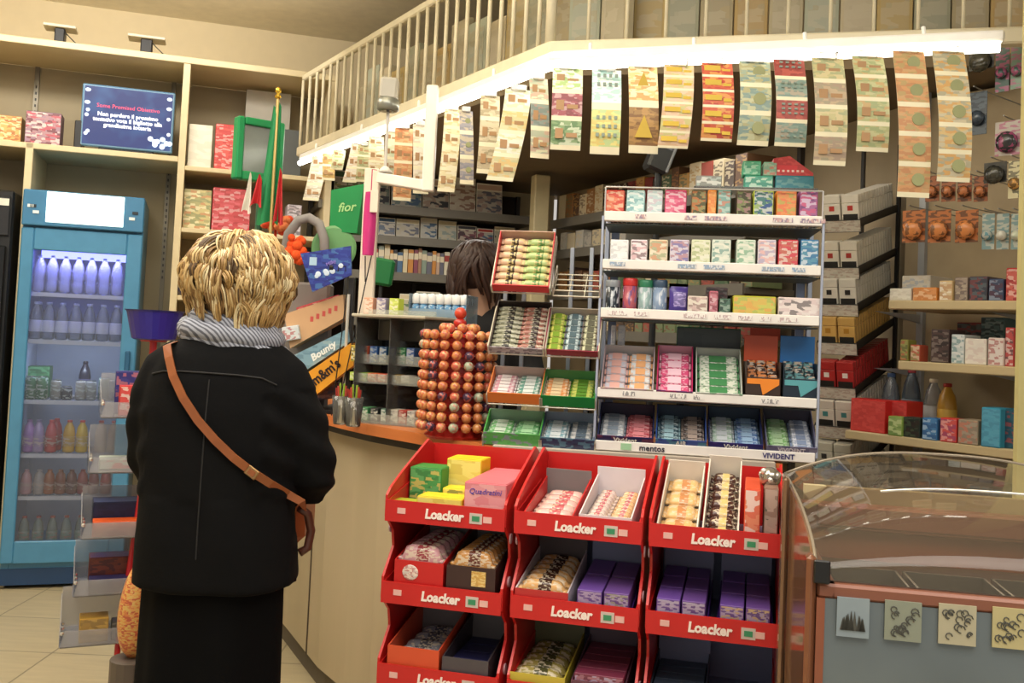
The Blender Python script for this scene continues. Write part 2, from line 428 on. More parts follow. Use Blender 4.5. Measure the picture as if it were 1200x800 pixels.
# floor of the loft over the counter, and its boarded front seen between the rods
dk = [BM0 + Vector((0, .3, 0)), BM1 + Vector((.05, .3, 0)), BM2 + Vector((0, .3, 0)), Vector((4.1, 3.5, 0)), Vector((4.1, 6.9, 0)), Vector((-.6, 6.6, 0))]
struct(MB().prism([(v.x, v.y) for v in dk], 2.30, 2.34).build('trim_2', mat('7A6A50', .8)))
bo = MB(); pn = ['B3A98C', 'A79C7E', 'B8A26C', 'A9AE9B', 'B49A66', '9FA08A', 'BDB296']
def boards(p, q, n, off):
    out = []
    d = dirn(p, q); nn = Vector((-d.y, d.x, 0))
    if nn.y < 0: nn = -nn
    for i in range(n):
        a = along(p, q, i / n) + nn * off; c = along(p, q, (i + .96) / n) + nn * off
        out.append((a, c))
    return out
gp = 'storage boards stood up on the loft'
k = 0; bl = boards(BM0, BM1, 15, .32) + boards(BM1, BM2, 13, .32)
sh = ['greyish', 'olive', 'tan', 'blue-grey', 'ochre', 'sage', 'pale']
for (a, c) in bl:
    L = (c - a).length; ci = (k * 3) % 7; hh = .36 + .04 * ((k * 5) % 3)
    o = MB().box(0, L, 0, .03, 0, hh, bev=.002)
    o.box(L * .1, L * .9, -.002, .002, hh * .15, hh * .9, 1)
    o = o.build('storage_panel', [mat(pn[ci], .7), pm(pn[ci], pn[(ci + 1) % 7], 'C4BBA0', s=10, rough=.7, soft=.65)], loc=(a.x, a.y, 2.342), rot=(0, 0, seg_rot(a, c)))
    tag(o, f'{sh[ci]} printed panel standing on the loft behind the rods, {rank(k, len(bl))}', 'panel', gp); k += 1

# fluorescent light bar
lt = thing('light_bar', 'long white fluorescent light bar over the edge of the counter', 'light', (0, 0, 0))
wm = mat('F4F2EC', .4)
b = MB(); sweepbox(b, A0, A1, .05, 2.232, 2.262); sweepbox(b, A1, A2, .05, 2.232, 2.262); b.build('housing', wm, lt)
for (p, q) in ((A0, A1), (A1, A2)):
    d = dirn(p, q); n = 3
    for i in range(n):
        a = along(p, q, (i + .01) / n); c = along(p, q, (i + .99) / n)
        MB().cyl((a.x, a.y + .02, 2.218), (c.x, c.y + .02, 2.218), .014, n=10).build('fluorescent_tube', emit('FFF8E8', 9), lt, smooth=True)
b = MB()
for t in (.1, .35, .6, .85):
    for p, q in ((A0, A1), (A1, A2)):
        a = along(p, q, t); b.cyl((a.x, a.y + .03, 2.26), (a.x, a.y + .04, 2.29), .006)
b.build('hanger', wm, lt)

# ceiling fixtures
for i, (x, y) in enumerate([(-.9, 1.6), (.9, .3), (-2.2, 3.5)]):
    t = thing('ceiling_light', ['white ceiling light over the customer floor', 'white ceiling light nearest the display cabinet', 'white ceiling light near the drinks fridge'][i], 'light', (x, y, WH))
    MB().box(-.62, .62, -.32, .32, -.07, 0, bev=.01).build('housing', wm, t)
    MB().box(-.58, .58, -.28, .28, -.078, -.071).build('diffuser', emit('FFF6E4', 1.6), t)

# ------------------------------------------------------------------ shelving along the back wall
bee = woodmat('C9B88F', 'D6C7A2', (3, 3, 14))
def fx(px, z, y=0): return FW.x_at(px, z, y)
SU = thing('shelving_unit', 'pale wooden wall shelving around the blue drinks fridge', 'shelves', FW.w(0, 0, 0), FW.a)
zt, zm = 2.735, 2.235
xL = fx(-60, zt); x1 = fx(214, 2.3); x2 = fx(365, 2.3)
for nm, xx in (('upright', x1), ('upright', x2 + .1), ('upright', fx(19, 1.2) - .0), ('upright', xL)):
    top = zt if xx != fx(19, 1.2) else zm
    MB().box(xx - .018, xx + .018, 0, .5, 0, top, bev=.002).build(nm, bee, SU)
MB().box(xL, x2 + .12, -.005, .5, zt, zt + .035, bev=.003).build('top_board', bee, SU)
MB().box(xL, x1 - .018, 0, .5, zm - .03, zm, bev=.003).build('shelf', bee, SU)
zr = [2.19, 1.86, 1.5, 1.15, .75]
for z in zr: MB().box(x1 + .018, x2 + .08, 0, .5, z - .025, z, bev=.003).build('shelf', bee, SU)
MB().box(xL, x2 + .12, .5, .52, 0, zt).build('back_panel', mat('A89B7E', .7, noise=.08, ns=3), SU)
for px in (40, 200):
    xx = fx(px, 2.4, .5); b = MB().box(xx - .012, xx + .012, .485, .5, .05, zt)
    for i in range(30): b.box(xx - .004, xx + .004, .483, .486, 1.6 + i * .035, 1.615 + i * .035, 1)
    b.build('slotted_rail', [mat('7A7466', .4, .6), mat('1A1A18')], SU)

def on(fr, px0, px1, z, y=0):
    a, c = fr.x_at(px0, z, y), fr.x_at(px1, z, y); return (a + c) / 2, abs(c - a)
def ztop(fr, px, py, y=0): return fr.hit(px, py, y)[1]
def putbox(fr, px0, px1, z, pytop, y, d, body, face, name, label, cat, group=None, gap=.002):
    x, w = on(fr, px0, px1, z, y); h = ztop(fr, (px0 + px1) / 2, pytop, y) - z
    o = carton(max(w - gap, .004), d, max(h, .01), body, face); o.name = name
    o.location = fr.w(x, y, z); o.rotation_euler = (0, 0, fr.a); tag(o, label, cat, group); return o

# things on the upper shelf
putbox(FW, -12, 24, zm, 135, .1, .2, 'B98A4A', pm('D98E2B', 'E8B04A', 'A65A20', 'F1D9A0', s=30), 'snack_carton', 'orange patterned carton at the left end of the shelf beside the blue screen', 'box')
putbox(FW, 28, 70, zm, 131, .06, .12, '6B5560', pm('B8485A', '8A8398', 'D8CFC8', '4A3A44', 'A08890', s=22), 'magazine_box', 'pink and grey picture box standing left of the blue screen', 'box')
mt = thing('screen', 'blue advertising screen leaning on the upper shelf', 'screen', FW.w(0, 0, 0), FW.a)
c00 = FW.hit(92, 166, .1); c10 = FW.hit(200, 182, .1); c01 = FW.hit(97, 96, .1); c11 = FW.hit(207, 108, .1)
sx0, sx1 = (c00[0] + c01[0]) / 2, (c10[0] + c11[0]) / 2; sz0, sz1 = max(zm + .02, (c00[1] + c10[1]) / 2), (c01[1] + c11[1]) / 2
w_, h_ = sx1 - sx0, sz1 - sz0
mt.location = FW.w((sx0 + sx1) / 2, .12, sz0)
MB().box(-w_ / 2, w_ / 2, 0, .03, 0, h_, bev=.006).build('bezel', mat('5C86A8', .3), mt)
_m, _nt, _b = newmat('lit_display'); _b.inputs['Base Color'].default_value = (0, 0, 0, 1)
_n = _nt.nodes.new('ShaderNodeTexNoise'); _n.inputs['Scale'].default_value = 6; _tc = _nt.nodes.new('ShaderNodeTexCoord')
_r = _nt.nodes.new('ShaderNodeValToRGB'); _r.color_ramp.elements[0].color = (*hexc('1C3A86'), 1); _r.color_ramp.elements[1].color = (*hexc('3A76B8'), 1); _r.color_ramp.elements[0].position = .45; _r.color_ramp.elements[1].position = .8
_nt.links.new(_tc.outputs['Object'], _n.inputs['Vector']); _nt.links.new(_n.outputs[0], _r.inputs[0]); _nt.links.new(_r.outputs[0], _b.inputs['Emission Color']); _b.inputs['Emission Strength'].default_value = 1.1
b = MB().box(-w_ / 2 + .012, w_ / 2 - .012, -.002, .001, .012, h_ - .012)
random.seed(3)
for i in range(9):
    b.ball((w_ * .36 + random.uniform(-.05, .05), -.003, h_ * .14 + random.uniform(-.02, .03)), .014, sy=.1, m=1)
for x, z in ((-.44, .9), (-.44, .7), (-.43, .58), (-.44, .5), (-.44, .2), (-.42, .24), (.44, .88), (.44, .72), (.44, .55), (.45, .3)):
    b.ball((w_ * x, -.002, h_ * z), .010, sx=1 + (z > .6) * .4, sy=.1, m=1, n=8)
sp = b.build('display_panel', [_m, emit('C8DCF4', .8)], mt)
text('Some Promised Obiettivo', .030, emit('D04A66', .9), mt, (0, -.004, h_ * .665))
for i, s in enumerate(['Non perdere il prossimo', 'tentativo vota il biglietto alla', 'grandissima lotteria']):
    text(s, .030, emit('F0F4FF', 1.1), mt, (0, -.004, h_ * (.53 - .085 * i)), off=.0006)
MB().box(-w_ * .3, w_ * .3, .005, .14, zm - sz0, 0, bev=.004).build('screen_foot', mat('15161A', .4), mt)
tb = MB().box(-.02, .02, .06, .2, 0, .16, bev=.004); tb = tb.build('cable_box', mat('18181A', .5), loc=FW.w(fx(89, zm, .06), .06, zm), rot=(0, 0, FW.a)); tag(tb, 'thin black box standing just left of the blue screen', 'box')
# on the top board
for i, (px, w, ph) in enumerate([(68, .05, 18), (170, .06, 18)]):
    t = thing('speaker_bracket', ['small black device foot on the top board, left one', 'black device foot with cables on the top board, right one'][i], 'bracket', FW.w(fx(px, zt, .15), .15, zt + .035), FW.a)
    MB().box(-w / 2, w / 2, 0, .08, 0, .11, bev=.005).build('foot', mat('17171A', .5), t)
    MB().box(-w * 1.6, w * 1.6, -.02, .1, .11, .125, bev=.003).build('plate', mat('CFC6B0', .5), t)
    MB().tube([(w / 2, 0, .09), (w / 2 + .05, -.02, .04), (w / 2 + .1, 0, .006), (w / 2 + .2, .0, .006)], .003, 6).build('cable', mat('222222'), t)
# second bay
putbox(FW, 219, 247, 2.19, 146, .05, .12, 'E4DDC8', pm('E6E0CE', 'E2DAC4', 'D8D0B8', s=12), 'white_carton', 'plain cream carton on the shelf right of the tall upright', 'box')
putbox(FW, 250, 282, 2.19, 146, .05, .12, 'C42A2A', pm('D22B2B', 'E04838', 'C82020', 'F0A8A0', s=26), 'red_carton', 'red patterned carton beside the plain cream one', 'box')
putbox(FW, 283, 336, 2.19, 107, .32, .03, 'B9B4A6', mat('B4AFA2', .6), 'display_panel_box', 'tall pale grey panel behind the green framed screen', 'panel')
putbox(FW, 326, 352, 2.19, 152, .12, .1, '55595A', mat('565A5A', .5), 'grey_case', 'dark grey case beside the flag at the shelf end', 'case')
putbox(FW, 213, 246, 1.86, 222, .05, .16, 'B6A878', pm('C8B870', '9A9A60', 'E0D8A8', 'C87840', '7A8A58', s=20), 'snack_carton', 'olive and yellow food carton on the second shelf by the upright', 'box')
putbox(FW, 247, 292, 1.86, 221, .05, .16, 'C03038', pm('C8303A', 'E05868', 'D8A0A0', 'B02028', 'D04048', s=20), 'snack_carton', 'red and pink food carton behind the blonde head', 'box')
putbox(FW, 335, 352, 1.86, 240, .05, .16, 'B8B0B8', pm('C8C0C8', 'A08890', '3A2A30', s=24), 'snack_carton', 'pale pack with a dark figure right of the flag', 'box')
putbox(FW, 200, 226, 1.5, 330, .05, .14, '3A3430', pm('2A2624', '6A5A48', '4A3A60', s=22), 'snack_carton', 'dark carton on the third shelf half hidden by the hair', 'box')
putbox(FW, 300, 345, 1.5, 330, .05, .14, 'B04030', pm('C84030', 'E8D0B0', '6A3020', s=22), 'snack_carton', 'red brown carton on the third shelf behind the grey arch', 'box')
# black cooler at the left edge of the picture
bc = thing('black_cooler', 'black cooler cabinet cut off at the left edge', 'cooler', FW.w(fx(-40, 1), -.04, 0), FW.a)
xe = fx(12, 1.5) - fx(-40, 1)
MB().box(-.3, xe, 0, .5, 0, 1.98, bev=.01).build('cabinet', mat('17181A', .35), bc)
MB().box(-.28, xe - .015, -.02, -.002, 1.75, 1.95, bev=.004).build('header_panel', mat('2A2A2C', .2), bc)
MB().box(-.26, xe - .02, -.024, -.02, 1.90, 1.935).build('header_stripe', mat('D8D8CC', .3), bc)
MB().box(-.28, xe - .02, -.03, -.005, .1, 1.70, bev=.006).build('door', mat('101214', .1), bc)

# ------------------------------------------------------------------ drinks fridge
fx0, fx1 = FW.x_at(27, 1.9, -.06), FW.x_at(169, 1.9, -.06)
FR_W = fx1 - fx0; fw = FR_W / 2; FH = 1.99
FRI = thing('drinks_fridge', 'tall blue drinks fridge with a glass door and lit white header', 'fridge', FW.w((fx0 + fx1) / 2, -.06, 0), FW.a)
FF = Frame(FRI.location.x, FRI.location.y, 0, 18)
blue, dblue = mat('4A86AC', .3), mat('1F3F66', .35)
b = MB(); dp = .5
for s in (-1, 1): b.box(s * fw, s * (fw - .04), .03, dp, .08, FH, bev=.004)
b.box(-fw, fw, dp - .03, dp, .08, FH); b.box(-fw + .04, fw - .04, .03, dp - .03, .1, .2)
b.box(-fw + .04, fw - .04, .03, dp - .03, 1.72, FH - .002)
b.box(-fw, fw, .02, dp, .02, .1, 1); b.build('cabinet', [blue, dblue], FRI)
MB().box(-fw + .04, fw - .04, dp - .036, dp - .031, .2, 1.72).box(-fw + .04, -fw + .044, .04, dp - .04, .2, 1.72).box(fw - .044, fw - .04, .04, dp - .04, .2, 1.72).build('inner_lining', mat('9AA4B8', .4), FRI)
b = MB()
b.box(-fw, -fw + .06, -.005, .025, .13, 1.80, bev=.006).box(fw - .075, fw, -.005, .025, .13, 1.80, bev=.006)
b.box(-fw + .06, fw - .075, -.005, .025, .13, .24, bev=.004).box(-fw + .06, fw - .075, -.005, .025, 1.69, 1.80, bev=.004)
df = b.build('door_frame', blue, FRI)
MB().box(-fw + .06, fw - .075, .008, .012, .24, 1.69).build('door_glass', clear('DDE6F4', .04, .03), df)
MB().box(fw - .05, fw - .025, -.03, -.004, .9, 1.2, bev=.005).build('door_handle', mat('2B5C80', .3), df)
MB().box(-fw, fw, -.02, .03, 1.81, FH, bev=.005).build('header', mat('3A769E', .35), FRI)
hd = MB().box(-fw * .62, fw * .66, -.026, -.018, 1.83, FH - .005, bev=.003).build('header_sign', emit('E4FFFA', 1.5), FRI)
b = MB()
for s, m in ((-.87, 0), (-.78, 0), (-.83, 1), (.85, 1), (.8, 0)):
    b.box(fw * s - .014, fw * s + .014, -.0235, -.019, 1.87 + .03 * (m + (s < -.85)), 1.885 + .03 * (m + (s < -.85)), m)
b.build('header_marks', [mat('DCE8E8', .4), mat('16242E', .4)], FRI)
MB().box(-.2, .2, .1, .16, 1.66, 1.70).build('interior_lamp', emit('8A8CFF', 5), FRI)
lo = area('fridge_glow', (0, .1, 1.66), .4, .1, 5.5, (.36, .34, 1)); lo.parent = FRI
lo = area('fridge_glow', (0, .06, 1.2), .4, .03, 1.5, (.75, .85, 1), (math.radians(30), 0, 0)); lo.parent = FRI
wire = mat('D8D8E0', .35, .3)
srow = [344, 399, 469, 531, 580, 640]
szs = []
for y in srow:
    z = FF.hit(90, y, .06)[1]; szs.append(z)
    b = MB().box(-fw + .05, fw - .05, .05, .062, z - .022, z - .002)
    for i in range(15):
        x = -fw + .06 + i * (2 * fw - .12) / 14; b.cyl((x, .06, z - .004), (x, dp - .04, z - .004), .002, n=5)
    b.box(-fw + .05, fw - .05, dp - .06, dp - .05, z - .01, z - .002)
    b.build('wire_shelf', wire, FRI)
clr, clr2 = clear('E8ECF8', .26, .08), clear('C8D4E8', .24, .08)
FG = 'bottles and cans in the drinks fridge'
def fput(key, mk, px, row, y, name, label, cat):
    z = szs[row]; x = FF.x_at(px, z + .08, y); x = max(-fw + .078, min(fw - .078, x))
    return put(key, mk, FF.w(x, y, z), FF.a, label, cat, FG, name=name)
rows_n = ['top', 'second', 'third', 'fourth', 'fifth', 'bottom']
for i in range(7):
    for r in (0, 1):
        px = 46 + i * 15.2 if r == 0 else 41 + i * 15.8
        for dd, yy in ((0, .11), (1, .19)):
            fput(('clearb', r), (lambda r=r: bottle(.031, .19, clr if r == 0 else clr2, mat('B9C4E0', .3), mat('D8DCF0', .4) if r else None)), px, r, yy, 'water_bottle',
                 f'clear water bottle on the {rows_n[r]} fridge shelf, {"front" if dd == 0 else "back"} row, {rank(i, 7)}', 'bottle')
g3 = [(36, .03, .115, 'can', '2F6B3C', 'green'), (49, .03, .115, 'can', '2F6B3C', 'green'), (66, .026, .1, 'can', '8A8478', 'grey'), (79, .026, .07, 'can', '2A2A38', 'dark'),
      (95, .026, .1, 'can', '9A948A', 'silver'), (107, .026, .1, 'can', '8E8E8A', 'pale'), (122, .028, .12, 'can', '4E7A74', 'teal'), (134, .028, .11, 'can', '3A4A7A', 'navy')]
for i, (px, r, h, k, c, n) in enumerate(g3):
    fput(('c3', c, r, h), (lambda r=r, h=h, c=c: can(r, h, pm(c, c, 'B8C0B4', s=30, jit=False))), px, 2, .1, 'drinks_can', f'{n} drinks can on the third fridge shelf, {rank(i, 8)}', 'can')
fput('darkb', lambda: bottle(.03, .19, mat('23203A', .2), mat('1A1830', .3), mat('5A5880', .4)), 99, 2, .3, 'dark_bottle', 'dark purple bottle standing at the back of the third fridge shelf', 'bottle')
fput('green_pack', lambda: smallbox(.11, .12, .16, '2B6B3A', pm('2B6B3A', '3A8A4A', '5AA86A', s=20)), 44, 2, .2, 'green_carton', 'green drinks multipack behind the green cans in the fridge', 'box')
g4 = [(34, 'A878B8', '9A6AA8', 'purple'), (45, 'A890B8', '8878A0', 'lilac'), (60, 'C03038', 'D04040', 'red'), (66, 'C03038', 'D04040', 'deep red'), (81, 'D8A830', 'C83028', 'yellow'), (96, 'D8B030', 'C83028', 'golden yellow'), (118, 'C8A890', 'B83830', 'brown-red'), (133, 'C8A890', 'B83830', 'orange-capped')]
for i, (px, c, cc, n) in enumerate(g4):
    h = .17
    fput(('g4', c), (lambda c=c, cc=cc: bottle(.029, .165, mat(c, .25), mat(cc, .3), pm(c, c, 'E0C8B8', s=30, jit=False))), px, 3, .1 if n != 'deep red' else .18, 'juice_bottle', f'{n} juice bottle on the fourth fridge shelf, {rank(i, 8)}', 'bottle')
g5 = [(31, 'C89098', 'pink'), (46, 'A8A0A0', 'grey'), (58, 'A05030', 'rust'), (71, '8A4030', 'brown'), (84, '6A2A30', 'dark red'), (97, '9A3038', 'crimson'), (110, '8A3A40', 'maroon'), (124, 'A83840', 'cherry')]
for i, (px, c, n) in enumerate(g5):
    fput(('g5', c), (lambda c=c: bottle(.027, .125, mat(c, .25), mat(c, .3), pm(c, c, 'C8A8A0', s=30, jit=False))), px, 4, .1, 'juice_bottle', f'{n} drink bottle on the fifth fridge shelf, {rank(i, 8)}', 'bottle')
for i in range(7):
    fput('g6', (lambda: bottle(.026, .15, clear('C8D4C8', .35, .1), mat('A83A38', .4), pm('9AA89A', '7A9A80', 'B87870', s=30))), 28 + i * 16.5, 5, .1, 'small_bottle', f'clear bottle with red and green label on the bottom fridge shelf, {rank(i, 7)}', 'bottle')
    b = None

# ------------------------------------------------------------------ counter
CZ = 1.05
cpts = [PZ(345, 474, CZ), PZ(370, 483, CZ), PZ(400, 490.5, CZ), PZ(430, 497, CZ), PZ(465, 503, CZ), PZ(500, 509, CZ), PZ(535, 516, CZ), PZ(570, 521.5, CZ)]
cpts = [Vector(v) for v in cpts]
cpts = [cpts[0] + (cpts[0] - cpts[1]) * 2.2] + cpts
fr_a = math.radians(-8.6)
ue = Vector((math.cos(fr_a), math.sin(fr_a), 0))
P0 = Vector(PZ(570, 521.5, CZ))
cpts += [P0 + ue * .12, P0 + ue * .5, P0 + ue * .84]
def offs(pts, d):
    out = []
    for i, p in enumerate(pts):
        a = pts[max(i - 1, 0)]; c = pts[min(i + 1, len(pts) - 1)]; t = (c - a).normalized(); n = Vector((-t.y, t.x, 0))
        out.append(p + n * d)
    return out
back = offs(cpts, .55); front = offs(cpts, .06)
CT = thing('shop_counter', 'curved shop counter with pale wood front and orange-brown edged top', 'counter', (0, 0, 0))
def ribbon(mb, A, B, z0, z1, m=0):
    n = len(A)
    mb.prism([(p.x, p.y) for p in A] + [(p.x, p.y) for p in B[::-1]], z0, z1, 'z', m)
MBx = MB(); ribbon(MBx, cpts, back, CZ - .035, CZ); MBx.build('counter_top', woodmat('B8652F', 'CB7B44', (4, 4, 20), .35), CT)
MBx = MB(); ribbon(MBx, offs(cpts, .02), offs(cpts, .07), CZ - .06, CZ - .036); MBx.build('dark_underline', mat('2A2622', .6), CT)
MBx = MB(); ribbon(MBx, front, offs(cpts, .09), .1, CZ - .036); MBx.build('front_panel', woodmat('B9A98C', 'A89A7C', (9, 9, 1.2), .5), CT)
MBx = MB(); ribbon(MBx, offs(cpts, .09), offs(cpts, .12), 0, .1); MBx.build('plinth', mat('5A5246', .6), CT)
q = front[3] + (front[4] - front[3]) * .0
qq = Vector(P(377, 650, front[2].y))
best = min(range(len(front) - 1), key=lambda i: abs(proj((front[i] + front[i + 1]) / 2 + Vector((0, 0, -.3)))[0] - 377))
q = (front[best] + front[best + 1]) / 2
MB().box(-.004, .004, -.004, .006, .1, CZ - .04).build('panel_joint', mat('4A3E30', .6), CT, loc=(q.x, q.y, 0), rot=(0, 0, seg_rot(front[best], front[best + 1])))
MB().box(0, .80, -.012, .06, -.008, .0405, bev=.003).build('grey_edge_strip', mat('B4AA9C', .4), CT, loc=(P0.x + .02, P0.y - .003, CZ - .036), rot=(0, 0, fr_a))

# white post and square frame over the counter
wp = thing('tubular_gantry', 'white square tube frame standing on the counter and hung from the light bar', 'frame', (0, 0, 0))
pz = P(437, 200, 3.66); b = MB()
bx = Vector((pz.x, pz.y, 0))
FWP = Frame(bx.x, bx.y, 0, 0)
zt_ = FWP.hit(437, 198)[1]
b.box(-.028, .028, -.02, .02, CZ, zt_, bev=.004); b.build('upright_post', mat('E8DCCB', .4), wp, loc=(bx.x, bx.y, 0))
e2 = along(A0, A1, .52)
e2 = Vector(P(505, 150, 3.62)); zb = P(505, 212, 3.62).z
MB().box(-.022, .022, -.02, .02, zb - .04, 2.285, bev=.004).build('hanging_post', mat('EFE8DC', .4), wp, loc=(e2.x, e2.y, 0))
d = (e2 - bx).to_2d(); MB().box(.02, d.length, -.018, .018, -.02, .02, bev=.004).build('cross_bar', mat('EFE8DC', .4), wp, loc=(bx.x, bx.y, zt_ - .03), rot=(0, -math.atan2(zb - .02 - zt_ + .03, d.length), math.atan2(d.y, d.x)))
# security camera
cc = P(455, 118, 3.65)
rb = P(453, 202, 3.65).z - cc.z
sc_ = thing('security_camera', 'silver grey barrel security camera on a thin rod above the white frame', 'camera', (cc.x, cc.y, cc.z))
MB().lathe([(.034, -.04), (.042, -.035), (.042, .0), (.03, .012)], 18).build('lens_hood', mat('8A8C84', .3, .5), sc_, smooth=True)
MB().lathe([(.030, -.041), (.030, -.0405)], 18).build('lens', mat('0A0A0A', .1), sc_)
MB().box(-.033, .033, -.03, .03, .005, .085, bev=.008).build('camera_body', mat('B9B6AC', .35, .2), sc_, rot=(.1, .06, 0))
MB().cyl((0, .01, rb), (0, .01, -.03), .006).build('mounting_rod', mat('C8C4BC', .4), sc_)
MB().lathe([(.03, rb), (.018, rb + .015), (.008, rb + .025)], 14, c=(0, .01, 0)).build('rod_base', mat('E0DAD0', .4), sc_, smooth=True)

# ------------------------------------------------------------------ hanging scratch-card strips
def strip(name, px0, px1, pyt, bx0, bx1, pyb, d, cols, nseg, label, style='a', curl=.03, ang=0, sep='EFE8C8'):
    """a strip of lottery cards clipped under the light: hangs, curls forward; nseg cards"""
    tl, tr, bl_, br_ = P(px0, pyt, d), P(px1, pyt, d), P(bx0, pyb, d), P(bx1, pyb, d)
    w = (tr - tl).to_2d().length; h = tl.z - bl_.z; sh = ((bl_.x + br_.x) - (tl.x + tr.x)) / 2
    ctr = (tl + tr) / 2
    cu, mid = curl, .5
    def f(u, v): return (sh * v ** 1.3 + (u - .5) * w, -math.sin(v * PI * .9) * cu - .02 * v, -h * v)
    mats = [pm(*c, s=30, st=(.7, 1, 1.8), rough=.45, jit=False, soft=.15) for c in cols] + [mat(sep, .5)]
    ns = nseg * 6
    e = thing('scratch_card_strip', label, 'lottery cards', (ctr.x, ctr.y, ctr.z - 0), ang, 'scratch-card strips under the light bar')
    b = MB()
    def mf(u, v):
        k = int(v * nseg + 1e-6); fr = v * nseg - k
        return len(cols) if fr > .82 and k < nseg else k % len(cols)
    mats = mats + [mats_em[style]]; EM = len(mats) - 1
    b.grid(f, 4, ns, mf=mf)
    def f2(u, v): q = f(1 - u, v); return (q[0], q[1] + .0012, q[2])
    b.grid(f2, 4, ns, m=len(cols))
    # printed number blocks / emblem of each card
    for k in range(nseg):
        v = (k + .42) / nseg; q = f(.5, v); hh = h / nseg
        if style == 'dots':
            for i in range(4):
                for j in range(3):
                    b.box(q[0] + w * (-.33 + i * .2), q[0] + w * (-.23 + i * .2), q[1] - .003, q[1] + .001, q[2] + hh * (.2 - j * .2), q[2] + hh * (.28 - j * .2), EM)
        elif style == 'round':
            b.cyl((q[0] + w * .12, q[1] - .003, q[2]), (q[0] + w * .12, q[1] + .001, q[2]), min(w * .2, hh * .28), n=14, m=EM)
        elif style == 'band':
            b.box(q[0] - w * .42, q[0] + w * .1, q[1] - .003, q[1] + .001, q[2] - hh * .12, q[2] + hh * .2, EM)
            b.box(q[0] + w * .16, q[0] + w * .42, q[1] - .003, q[1] + .001, q[2] - hh * .2, q[2] + hh * .0, EM)
        elif style == 'tri':
            b.prism([(q[0] - w * .3, q[2] - hh * .25), (q[0] + w * .3, q[2] - hh * .25), (q[0], q[2] + hh * .25)], q[1] - .003, q[1] + .001, 'y', EM)
        else:
            b.box(q[0] - w * .36, q[0] - w * .1, q[1] - .003, q[1] + .001, q[2] - hh * .2, q[2] + hh * .15, EM)
            b.box(q[0] + w * .0, q[0] + w * .36, q[1] - .003, q[1] + .001, q[2] - hh * .15, q[2] + hh * .0, EM)
    b.build('cards', mats, e)
    MB().box(-w * .3, w * .3, -.012, .004, -.004, .014, bev=.002).build('clip', clear('FFFFFF', .5), e)
    return e
mats_em = {'a': mat('B08A60', .5), 'dots': mat('8A9A8E', .5), 'round': mat('9A9E70', .5), 'band': mat('D8B840', .5), 'tri': mat('C8A83A', .5)}
def bard(px):  # depth of the light bar at a pixel column
    best = None
    for p, q in ((A0, A1), (A1, A2)):
        for i in range(41):
            v = along(p, q, i / 40); x = proj(v)[0]
            if best is None or abs(x - px) < best[0]: best = (abs(x - px), v.y)
    return best[1]
TK = [
 (648, 683, 80, 645, 678, 178, [('C8DCA0', '9EC46A', 'F0F0E0'), ('A8505A', '8A4048', 'C8A0A0'), ('8FAF78', '6A9460', 'D8E4C4')], 3, 'green and maroon card strip with white foot, first right of the canopy corner', 'a'),
 (694, 728, 82, 690, 724, 183, [('D8F0EC', 'F4F8F0', 'A8D8D0'), ('E8E07A', 'E0C860', 'B8D890')], 2, 'pale turquoise over yellow card strip with dotted numbers', 'dots'),
 (736, 770, 78, 736, 768, 182, [('E8D080', 'E0A050', 'F4E8C0'), ('A87E3A', 'C09040', '8A6030')], 2, 'yellow over brown card strip with triangle, beside the black spotlight', 'tri'),
 (778, 813, 76, 770, 802, 176, [('E0B888', 'C8C878', 'E8C8A8')], 6, 'peach and olive striped card strip of six small cards', 'band'),
 (822, 858, 74, 820, 853, 168, [('D85A2C', 'E8A040', 'C84030')], 5, 'red and yellow card strip curling at its foot', 'band'),
 (866, 902, 72, 860, 897, 173, [('A0B49C', 'C8C898', '7E9C98', 'B8B078')], 3, 'grey-green card strip edged in yellow', 'round'),
 (906, 942, 70, 904, 940, 174, [('B04A40', 'C85848', 'A04038'), ('90A898', 'B8A890', '78988E')], 4, 'card strip with alternating red and grey-teal cards', 'dots'),
 (951, 988, 68, 949, 986, 196, [('C8C080', 'D8C890', 'A8B080'), ('B09880', 'C8B088', 'A8A080')], 4, 'yellow-beige card strip with blue emblems', 'a'),
 (998, 1035, 66, 998, 1036, 180, [('B8BC7C', 'D0A868', 'A0B078', 'C8C890')], 4, 'olive green card strip with orange heads', 'a'),
 (1046, 1083, 60, 1045, 1084, 233, [('D89A58', 'D0A468', 'C88850', 'B8A060')], 5, 'long orange card strip with green emblems', 'round'),
 (1092, 1130, 60, 1091, 1131, 215, [('D8B870', 'C8C0A0', 'D8A048', 'A8A890')], 5, 'gold and silver card strip, rightmost under the light', 'round')]
for t in TK:
    dd = bard((t[0] + t[1]) / 2); strip('s', *t[:7][:3], t[3], t[4], t[5], dd - .01, t[6], t[7], t[8], t[9], curl=.035, ang=math.radians(-18) * 0)
